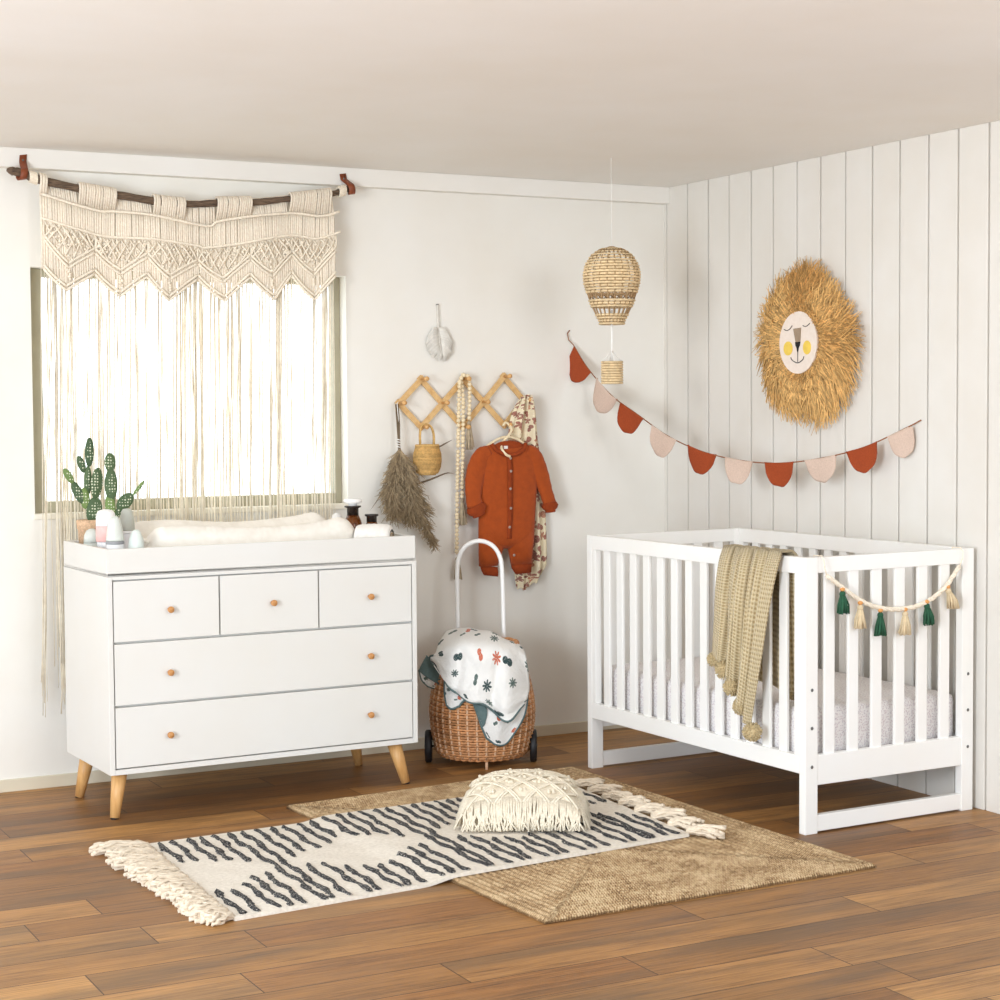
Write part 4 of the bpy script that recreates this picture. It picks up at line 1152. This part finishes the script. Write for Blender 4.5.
# baby romper on a hanger
hg = thing('clothes_hanger', 'cream wooden hanger hooked on a lower rack peg', 'hanger', (-.787, -.075, 1.275))
def H(x, z, y=-.085): return Vector((x + .787, y + .075, z - 1.275))
MB().tube(spline([H(-.806, 1.272, -.070), H(-.795, 1.284, -.068), H(-.780, 1.276, -.072), H(-.776, 1.255), H(-.795, 1.228), H(-.822, 1.204, -.09), H(-.833, 1.182, -.108), H(-.822, 1.160, -.120), H(-.803, 1.150, -.122)], 6), .0055, 8).build('hook', M['hanger'], hg)
MB().tube(spline([H(-.905, 1.178), H(-.875, 1.200), H(-.835, 1.220), H(-.800, 1.228), H(-.760, 1.222), H(-.722, 1.202), H(-.690, 1.178)], 6), .0055, 8).build('shoulder_bar', M['hanger'], hg)
rp = thing('baby_romper', 'rust long-sleeved button romper on the hanger', 'romper', (-.797, -.085, 1.19))
def O(x, z, y=-.085): return Vector((x + .797, y + .085, z - 1.19))
def sec(xl, xr, z, dep, y=-.085, zl=None):
    c = (O(xl, z, y) + O(xr, z if zl is None else zl, y))/2; a = (O(xr, z if zl is None else zl, y) - O(xl, z, y))/2
    return (c, a, Vector((0, dep, 0)))
m = MB()
m.loft([sec(-.878, -.716, 1.199, .012), sec(-.906, -.690, 1.190, .018), sec(-.925, -.668, 1.172, .022), sec(-.930, -.660, 1.13, .026), sec(-.924, -.662, 1.06, .028), sec(-.924, -.668, .98, .030), sec(-.926, -.674, .90, .031), sec(-.927, -.678, .84, .031), sec(-.922, -.684, .805, .028), sec(-.905, -.70, .785, .014)], 36, True, 2.4)
# legs
m.loft([sec(-.926, -.795, .845, .026), sec(-.926, -.812, .80, .026), sec(-.926, -.829, .76, .024), sec(-.925, -.845, .718, .021)], 24, True, 2.4)
m.loft([sec(-.815, -.677, .845, .026), sec(-.800, -.682, .80, .027), sec(-.790, -.687, .76, .025), sec(-.783, -.690, .72, .021)], 24, True, 2.4)
# sleeves
def limb(pts, w0, w1, dep, n=8):
    P_ = spline([O(*p) for p in pts], 5); out = []
    for i, p in enumerate(P_):
        f = i/(len(P_)-1); d = P_[min(i+1, len(P_)-1)] - P_[max(i-1, 0)]; d.y = 0; d.normalize()
        nrm = Vector((-d.z, 0, d.x)); out.append((p, nrm*(w0 + (w1 - w0)*f + .012*math.sin(PI*min(1, f*1.25)) + .0010*math.sin(i*2.2)), Vector((0, dep*(1 - .25*f), 0))))
    return out
m.loft(limb([(-.880, 1.172, -.086), (-.912, 1.150, -.088), (-.941, 1.09, -.092), (-.957, 1.01, -.10), (-.955, .955, -.108)], .026, .034, .020), 22, True, 2.3)
m.loft(limb([(-.712, 1.172, -.086), (-.682, 1.150, -.088), (-.655, 1.09, -.088), (-.628, 1.02, -.088), (-.606, .958, -.088)], .026, .029, .020), 22, True, 2.3)
body = m.build('jersey_body', M['rust'], rp)
m = MB()
m.loft(limb([(-.955, .962, -.108), (-.946, .940, -.112), (-.938, .920, -.112)], .034, .026, .021), 20, True, 2.3)
m.build('cuff', M['rustcuff'], rp)
MB().loft(limb([(-.607, .962, -.088), (-.604, .942, -.088), (-.602, .922, -.088)], .027, .021, .019), 20, True, 2.3).build('cuff', M['rustcuff'], rp)
MB().loft([sec(-.921, -.845, .722, .020, zl=.712), sec(-.914, -.842, .700, .019, zl=.688), sec(-.904, -.843, .682, .016, zl=.674)], 20, True, 2.4).build('ankle_cuff', M['rustcuff'], rp)
MB().loft([sec(-.783, -.690, .722, .020, zl=.728), sec(-.778, -.691, .702, .019, zl=.705), sec(-.762, -.692, .680, .016, zl=.684)], 20, True, 2.4).build('ankle_cuff', M['rustcuff'], rp)
m = MB(); pts = spline([O(-.874, 1.200, -.098), O(-.858, 1.178, -.108), O(-.828, 1.161, -.113), O(-.797, 1.157, -.114), O(-.766, 1.161, -.113), O(-.735, 1.178, -.108), O(-.720, 1.200, -.098)], 5)
m.tube(pts, .0085, 8); m.build('neckband', M['rustcuff'], rp)
MB().sphere(O(-.797, 1.187, -.098), 1, 20, 12, (.068, .007, .026)).build('neck_opening', M['rustcuff'], rp)
MB().box(O(-.822, 1.181, -.108), O(-.806, 1.193, -.1035)).build('size_tag', M['tag'], rp)
pk = [O(-.803, 1.155, -.115), O(-.800, 1.09, -.1175), O(-.802, 1.0, -.1185), O(-.802, .92, -.1185), O(-.806, .86, -.1175), O(-.806, .825, -.1155)]
MB().strip(spline(pk, 5), [Vector((.0105, 0, 0))]*26).build('placket', M['rustcuff'], rp, solid=.003)
bb = None
for x, z, y in ((-.799, 1.144, -.1185), (-.799, 1.093, -.1205), (-.802, 1.023, -.1215), (-.801, .946, -.1215), (-.806, .871, -.120), (-.783, .758, -.112)):
    p = O(x, z, y)
    if bb is None: bb = MB().sphere((0, 0, 0), .0058, 12, 6, (1, .45, 1)).build('button', M['button'], rp, loc=tuple(p))
    else: dup(bb, rp, tuple(p))

# floral muslin hanging from the right peg
fm = thing('hanging_muslin', 'cream muslin cloth with rust flowers hanging from the right end of the rack', 'cloth', (-.686, -.060, 1.376))
def F(x, z, y): return Vector((x + .686, y + .060, z - 1.376))
ctrl = [
    [F(-.733, 1.372, -.064), F(-.715, 1.388, -.070), F(-.695, 1.396, -.072), F(-.680, 1.394, -.070), F(-.668, 1.376, -.064)],
    [F(-.762, 1.315, -.055), F(-.728, 1.330, -.082), F(-.700, 1.335, -.060), F(-.680, 1.335, -.088), F(-.654, 1.318, -.055)],
    [F(-.772, 1.22, -.045), F(-.735, 1.22, -.066), F(-.70, 1.22, -.046), F(-.672, 1.22, -.080), F(-.640, 1.21, -.045)],
    [F(-.76, 1.05, -.035), F(-.725, 1.05, -.052), F(-.69, 1.05, -.034), F(-.65, 1.05, -.054), F(-.608, 1.05, -.035)],
    [F(-.752, .86, -.030), F(-.715, .86, -.048), F(-.68, .86, -.032), F(-.645, .86, -.060), F(-.596, .86, -.030)],
    [F(-.745, .70, -.030), F(-.712, .69, -.048), F(-.68, .69, -.032), F(-.64, .69, -.056), F(-.594, .72, -.030)],
    [F(-.735, .625, -.030), F(-.712, .612, -.045), F(-.685, .616, -.032), F(-.650, .642, -.050), F(-.605, .690, -.030)]]
def fmf(u, v, p): return p + Vector((0, -.008*math.sin(u*26 + 1.5*v), .005*math.sin(u*40)*max(0, v - .85)/.15))
MB().grid(patch(ctrl, 1, 1, fmf), 60, 120, (.45, 2.4)).build('floral_cloth', M['floral'], fm, solid=.003)

# ------------------------------------------------------------------ hot-air balloon mobile
BX, BY, BZ = -.684, -.70, 1.792
mob = thing('balloon_mobile', 'wicker hot-air balloon mobile hanging from the ceiling on a white cord', 'mobile', (BX, BY, HC))
def Bz(z): return z - HC
prof = [(.016, 1.928), (.047, 1.920), (.076, 1.898), (.094, 1.866), (.1015, 1.832), (.099, 1.798), (.089, 1.760), (.076, 1.722), (.061, 1.690), (.046, 1.664), (.042, 1.650)]
pz = sorted([(z, r) for r, z in prof])
m = MB(); NST = 22
zs = [1.650 + .0105*k for k in range(27)]
for i, z in enumerate(zs):
    if 1.684 < z < 1.705 or 1.744 < z < 1.765: continue
    r0 = interp(pz, z)
    m.tube([((r0 + .0034*math.cos(NST*2*PI*k/(2*NST) + PI*(i % 2)))*math.cos(2*PI*k/(2*NST)), (r0 + .0034*math.cos(NST*2*PI*k/(2*NST) + PI*(i % 2)))*math.sin(2*PI*k/(2*NST)), Bz(z)) for k in range(2*NST)],   .0044 if z < 1.88 else .0034, 5, closed=True)
m.build('woven_envelope', M['wicker'], mob)
m = MB()
for k in range(NST):
    t = 2*PI*k/NST
    m.tube([(r*math.cos(t), r*math.sin(t), Bz(z)) for r, z in prof], .0026, 5)
    # crossed weave in the open band
    for sgn in (-1, 1):
        t2 = t + sgn*2*PI/NST; r0, r1 = interp(pz, 1.742), interp(pz, 1.767)
        m.tube([(r0*math.cos(t), r0*math.sin(t), Bz(1.742)), (r1*math.cos(t2), r1*math.sin(t2), Bz(1.767))], .0024, 4)
m.sphere((0, 0, Bz(1.926)), .02, 12, 6, (1, 1, .4))
m.build('stakes', M['wickerdk'], mob)
MB().tube([(0, 0, 0), (0, 0, Bz(1.93))], .0012, 6).build('ceiling_cord', M['cordwhite'], mob)
MB().tube([(0, 0, Bz(1.70)), (0, 0, Bz(1.505))], .0042, 8).build('centre_cord', M['cordwhite'], mob)
bq = MB(); hz_ = .042
for i in range(9):
    z = 1.432 + .0095*i
    pts = []
    for k in range(36):
        t = 2*PI*k/36; r = .0355 + .0022*math.cos(18*t + PI*(i % 2)); pts.append((r*math.cos(t), r*math.sin(t), Bz(z)))
    bq.tube(pts, .0045, 5, closed=True)
bq.lathe([(0, Bz(1.431)), (.035, Bz(1.431)), (.035, Bz(1.436)), (0, Bz(1.437))], 24)
bq.build('gondola', M['wicker'], mob)
m = MB()
for k in range(4):
    a = PI/4 + .49 + k*PI/2; m.tube([(.035*math.cos(a), .035*math.sin(a), Bz(1.512)), (0, 0, Bz(1.553))], .0018, 5)
m.build('gondola_rope', M['cordwhite'], mob)

# ------------------------------------------------------------------ bunting across the corner
P0 = Vector((-.452, -.02, 0)); dB = Vector((.432, -1.55, 0)).normalized(); nB = Vector((-dB.y, dB.x, 0))
bun = thing('bunting', 'bunting of rust and pink half-round flags strung across the corner', 'bunting', (-.452, -.02, 1.60))
line = [(-.020, 1.612), (.0, 1.598), (.076, 1.506), (.208, 1.392), (.348, 1.315), (.51, 1.229), (.691, 1.169), (.89, 1.138), (1.058, 1.133), (1.242, 1.154), (1.427, 1.196), (1.604, 1.266)]
def Q(s, z, off=0.): v = dB*s + nB*off; return Vector((v.x, v.y, z - 1.60))
ls = spline([Q(s, z) for s, z in line[1:]] + [Vector((-.004, -1.612, 1.29)) - Vector((-.452, -.02, 1.60))], 6)
MB().tube([Vector((-.006, .019, .058)), Vector((-.022, .010, .045)), Vector((-.020, .004, .018))] + ls, .0024, 5).build('string', M['twine'], bun)
def line_z(s): return interp(line[1:], s)
spans = [(.005, .100), (.128, .238), (.268, .385), (.430, .555), (.610, .745), (.800, .930), (.985, 1.118), (1.165, 1.300), (1.352, 1.478), (1.520, 1.625)]
for i, (a, b) in enumerate(spans):
    pa, pb = Q(a, line_z(a)), Q(b, line_z(b)); ex = (pb - pa); w = ex.length; ex.normalize()
    dn = Vector((0, 0, -1)); dn = (dn - ex*dn.dot(ex)); dn.normalize(); dn = (dn*.9 + Vector((0, 0, -1))*.12).normalized()
    dp = (.098, .100, .092, .094, .090, .090, .088, .088, .090, .094)[i]
    q = random.Random(60 + i)
    n = 18; m = MB(); nr_ = nB
    def ff(u, v, pa=pa, pb=pb, ex=ex, dn=dn, w=w, dp=dp, i=i):
        # u across, v down: half-round outline
        x = 2*u - 1; dpt = dp*math.sqrt(max(0, 1 - min(1, abs(x))**2.2))
        sag = pa.lerp(pb, u); sag.z += line_z(spans[i][0] + (spans[i][1]-spans[i][0])*u) - 1.60 - sag.z
        return sag + dn*(dpt*v*(1 + .02*math.sin(x*9 + i))) + nr_*(.004*math.sin(u*7 + i*1.7)*v + .010*v*v*math.sin(i*2.1) - .002)
    m.grid(ff, 20, 10)
    o = m.build('flag', M['rustflag' if i % 2 == 0 else 'pinkflag'], bun, solid=.0022)
    o['label'] = 'rust flag' if i % 2 == 0 else 'pale pink flag'

# ------------------------------------------------------------------ straw lion on the boarded wall
LY, LZ = -1.008, 1.574
lion = thing('lion_wall_hanging', 'raffia lion head with felt face on the boarded wall', 'wall hanging', (-.012, LY, LZ))
# lion space: x -> out of wall is -X; use (a: towards the viewer's right = -Y, b: up)
def N_(a, b, out=.0): return Vector((-out, -a, b))
m = MB(); q = random.Random(21)
def mane_r(t):
    c, s_ = math.cos(t), math.sin(t)
    return .322*(1 - .09*abs(s_)**2)*(1 - .04*math.sin(2*t + .5)) * (1.0 if s_ > -.2 else 1 - .04*(-s_)) * (1 + .025*math.sin(5*t + 1) + .02*math.sin(9*t))
for layer, (n, r0, r1, out) in enumerate(((1300, .16, 1.0, .010), (1300, .13, .88, .024), (1200, .105, .70, .034), (900, .098, .50, .040))):
    for k in range(n):
        t = 2*PI*(k + q.random())/n; R1 = mane_r(t)*r1*q.uniform(.86, 1.07); ra = r0*q.uniform(.85, 1.1)
        lean = q.gauss(0, .15) + .16*math.sin(2*t)
        # straw near the sides droops a little
        dr = -.03*abs(math.cos(t))*r1
        p0 = N_(ra*math.cos(t), ra*math.sin(t), out*.8 + .004)
        t1 = t + lean*.4; t2 = t + lean
        rm = (ra + R1)*.55
        p1 = N_(rm*math.cos(t1), rm*math.sin(t1) + dr*.3, out + .014 + q.uniform(-.006, .008)); p2 = N_(R1*math.cos(t2), R1*math.sin(t2) + dr, out*.45 + q.uniform(.004, .02))
        m.tube([p0, p1, p2], [.0018, .0021, .0009], 3, cap=False)
mo = m.build('mane', M['straw'], lion); mo['kind'] = 'stuff'
MB().lathe([(0, .0), (.17, .0), (.155, .012), (.11, .045), (0, .046)], 40, tf=Matrix.Rotation(-PI/2, 3, 'Y')).build('backing', M['straw'], lion)
def disc(a, b, ra, rb, out, th, mt, name, par):
    m = MB(); n = 44
    poly = [N_(a + ra*math.cos(2*PI*k/n), b + rb*math.sin(2*PI*k/n), out) for k in range(n)]
    m.prism(poly, (-th, 0, 0)); return m.build(name, M[mt], par)
face = disc(0, .002, .113, .115, .048, .008, 'felt', 'face', lion)
FO = .0565
disc(-.058, -.018, .027, .026, FO, .0015, 'yellow', 'cheek', face); disc(.056, -.018, .0235, .0255, FO, .0015, 'yellow', 'cheek', face)
MB().prism([N_(-.026, .054, FO), N_(.020, .056, FO), N_(.016, .006, FO), N_(-.012, .004, FO)], (-.0018, 0, 0)).build('nose_bridge', M['taupe'], face)
MB().prism([N_(-.014, .004, FO), N_(.017, .005, FO), N_(.013, -.009, FO), N_(.006, -.018, FO), N_(.003, -.032, FO), N_(-.002, -.032, FO), N_(-.005, -.018, FO), N_(-.012, -.008, FO)], (-.0022, 0, 0)).build('nose', M['black'], face)
MB().tube([N_(.0005, -.03, FO), N_(.0, -.070, FO)], .0016, 6).build('lip_line', M['black'], face)
MB().tube(spline([N_(-.042, -.052, FO), N_(-.036, -.060, FO), N_(-.018, -.069, FO), N_(0, -.073, FO), N_(.018, -.068, FO), N_(.032, -.060, FO), N_(.037, -.050, FO)], 4), .0018, 6).build('mouth', M['black'], face)
for pts in ([(-.084, .054), (-.072, .050), (-.058, .050), (-.044, .057), (-.034, .066)], [(.030, .064), (.040, .060), (.052, .060), (.062, .064), (.072, .070)]):
    MB().tube(spline([N_(a, b, FO) for a, b in pts], 4), .0015, 6).build('closed_eye', M['black'], face)

# ------------------------------------------------------------------ light
w = bpy.data.worlds.new('studio'); bpy.context.scene.world = w; w.use_nodes = True
bg = w.node_tree.nodes['Background']; bg.inputs[0].default_value = (.93, .985, 1.04, 1)
wt = w.node_tree; tc = wt.nodes.new('ShaderNodeTexCoord'); sp3 = wt.nodes.new('ShaderNodeSeparateXYZ'); wt.links.new(tc.outputs['Generated'], sp3.inputs[0])
mr = wt.nodes.new('ShaderNodeMapRange'); mr.interpolation_type = 'SMOOTHSTEP'   # bright day on the window side, dimmer studio behind the camera
mr.inputs['From Min'].default_value = -.25; mr.inputs['From Max'].default_value = .45; mr.inputs['To Min'].default_value = .80; mr.inputs['To Max'].default_value = 2.7
wt.links.new(sp3.outputs[1], mr.inputs['Value']); wt.links.new(mr.outputs[0], bg.inputs[1])
def area(name, loc, to, size, power, col=(1, .96, .90), sy=None):
    l = bpy.data.lights.new(name, 'AREA'); l.energy = power; l.size = size; l.color = col
    if sy: l.shape = 'RECTANGLE'; l.size_y = sy
    o = bpy.data.objects.new(name, l); C.objects.link(o); o.location = loc
    d = Vector(to) - Vector(loc); o.rotation_euler = d.to_track_quat('-Z', 'Y').to_euler(); return o
LC = (.94, .975, 1.015)   # daylight balanced studio strobes
area('softbox_key', (-7.5, -5.3, 2.1), (-1.0, -.8, 1.1), 1.15, 150, LC)
area('softbox_front', (-1.6, -7.2, 2.1), (-.9, -1.0, 1.0), 1.4, 62, LC)
area('added_ceiling_fill', (-5.4, -4.6, .9), (-2.0, -1.9, 2.25), 1.2, 88, (.84, .975, 1.10))  # added fill lamp, aimed upward only to brighten the ceiling

# ------------------------------------------------------------------ camera
cd = bpy.data.cameras.new('camera'); cam = bpy.data.objects.new('camera', cd); C.objects.link(cam)
cd.sensor_width = 36; cd.lens = 36*1803.516/1000; cd.clip_start = .1
yaw, pit, rol = math.radians(-27.906), math.radians(2.8696), math.radians(-.4155)
fw_ = Vector((-math.sin(yaw)*math.cos(pit), math.cos(yaw)*math.cos(pit), -math.sin(pit)))
rt = Vector((math.cos(yaw), math.sin(yaw), 0)); up = rt.cross(fw_)
r2 = rt*math.cos(rol) + up*math.sin(rol); u2 = r2.cross(fw_)
Mx = Matrix((r2, u2, -fw_)).transposed().to_4x4(); Mx.translation = Vector((-4.1763, -6.4026, 1.3364))
cam.matrix_world = Mx
sc = bpy.context.scene; sc.camera = cam
sc.view_settings.view_transform = 'Standard'; sc.view_settings.look = 'None'; sc.view_settings.gamma = 1; sc.view_settings.use_curve_mapping = False
sc.view_settings.exposure = 0.13
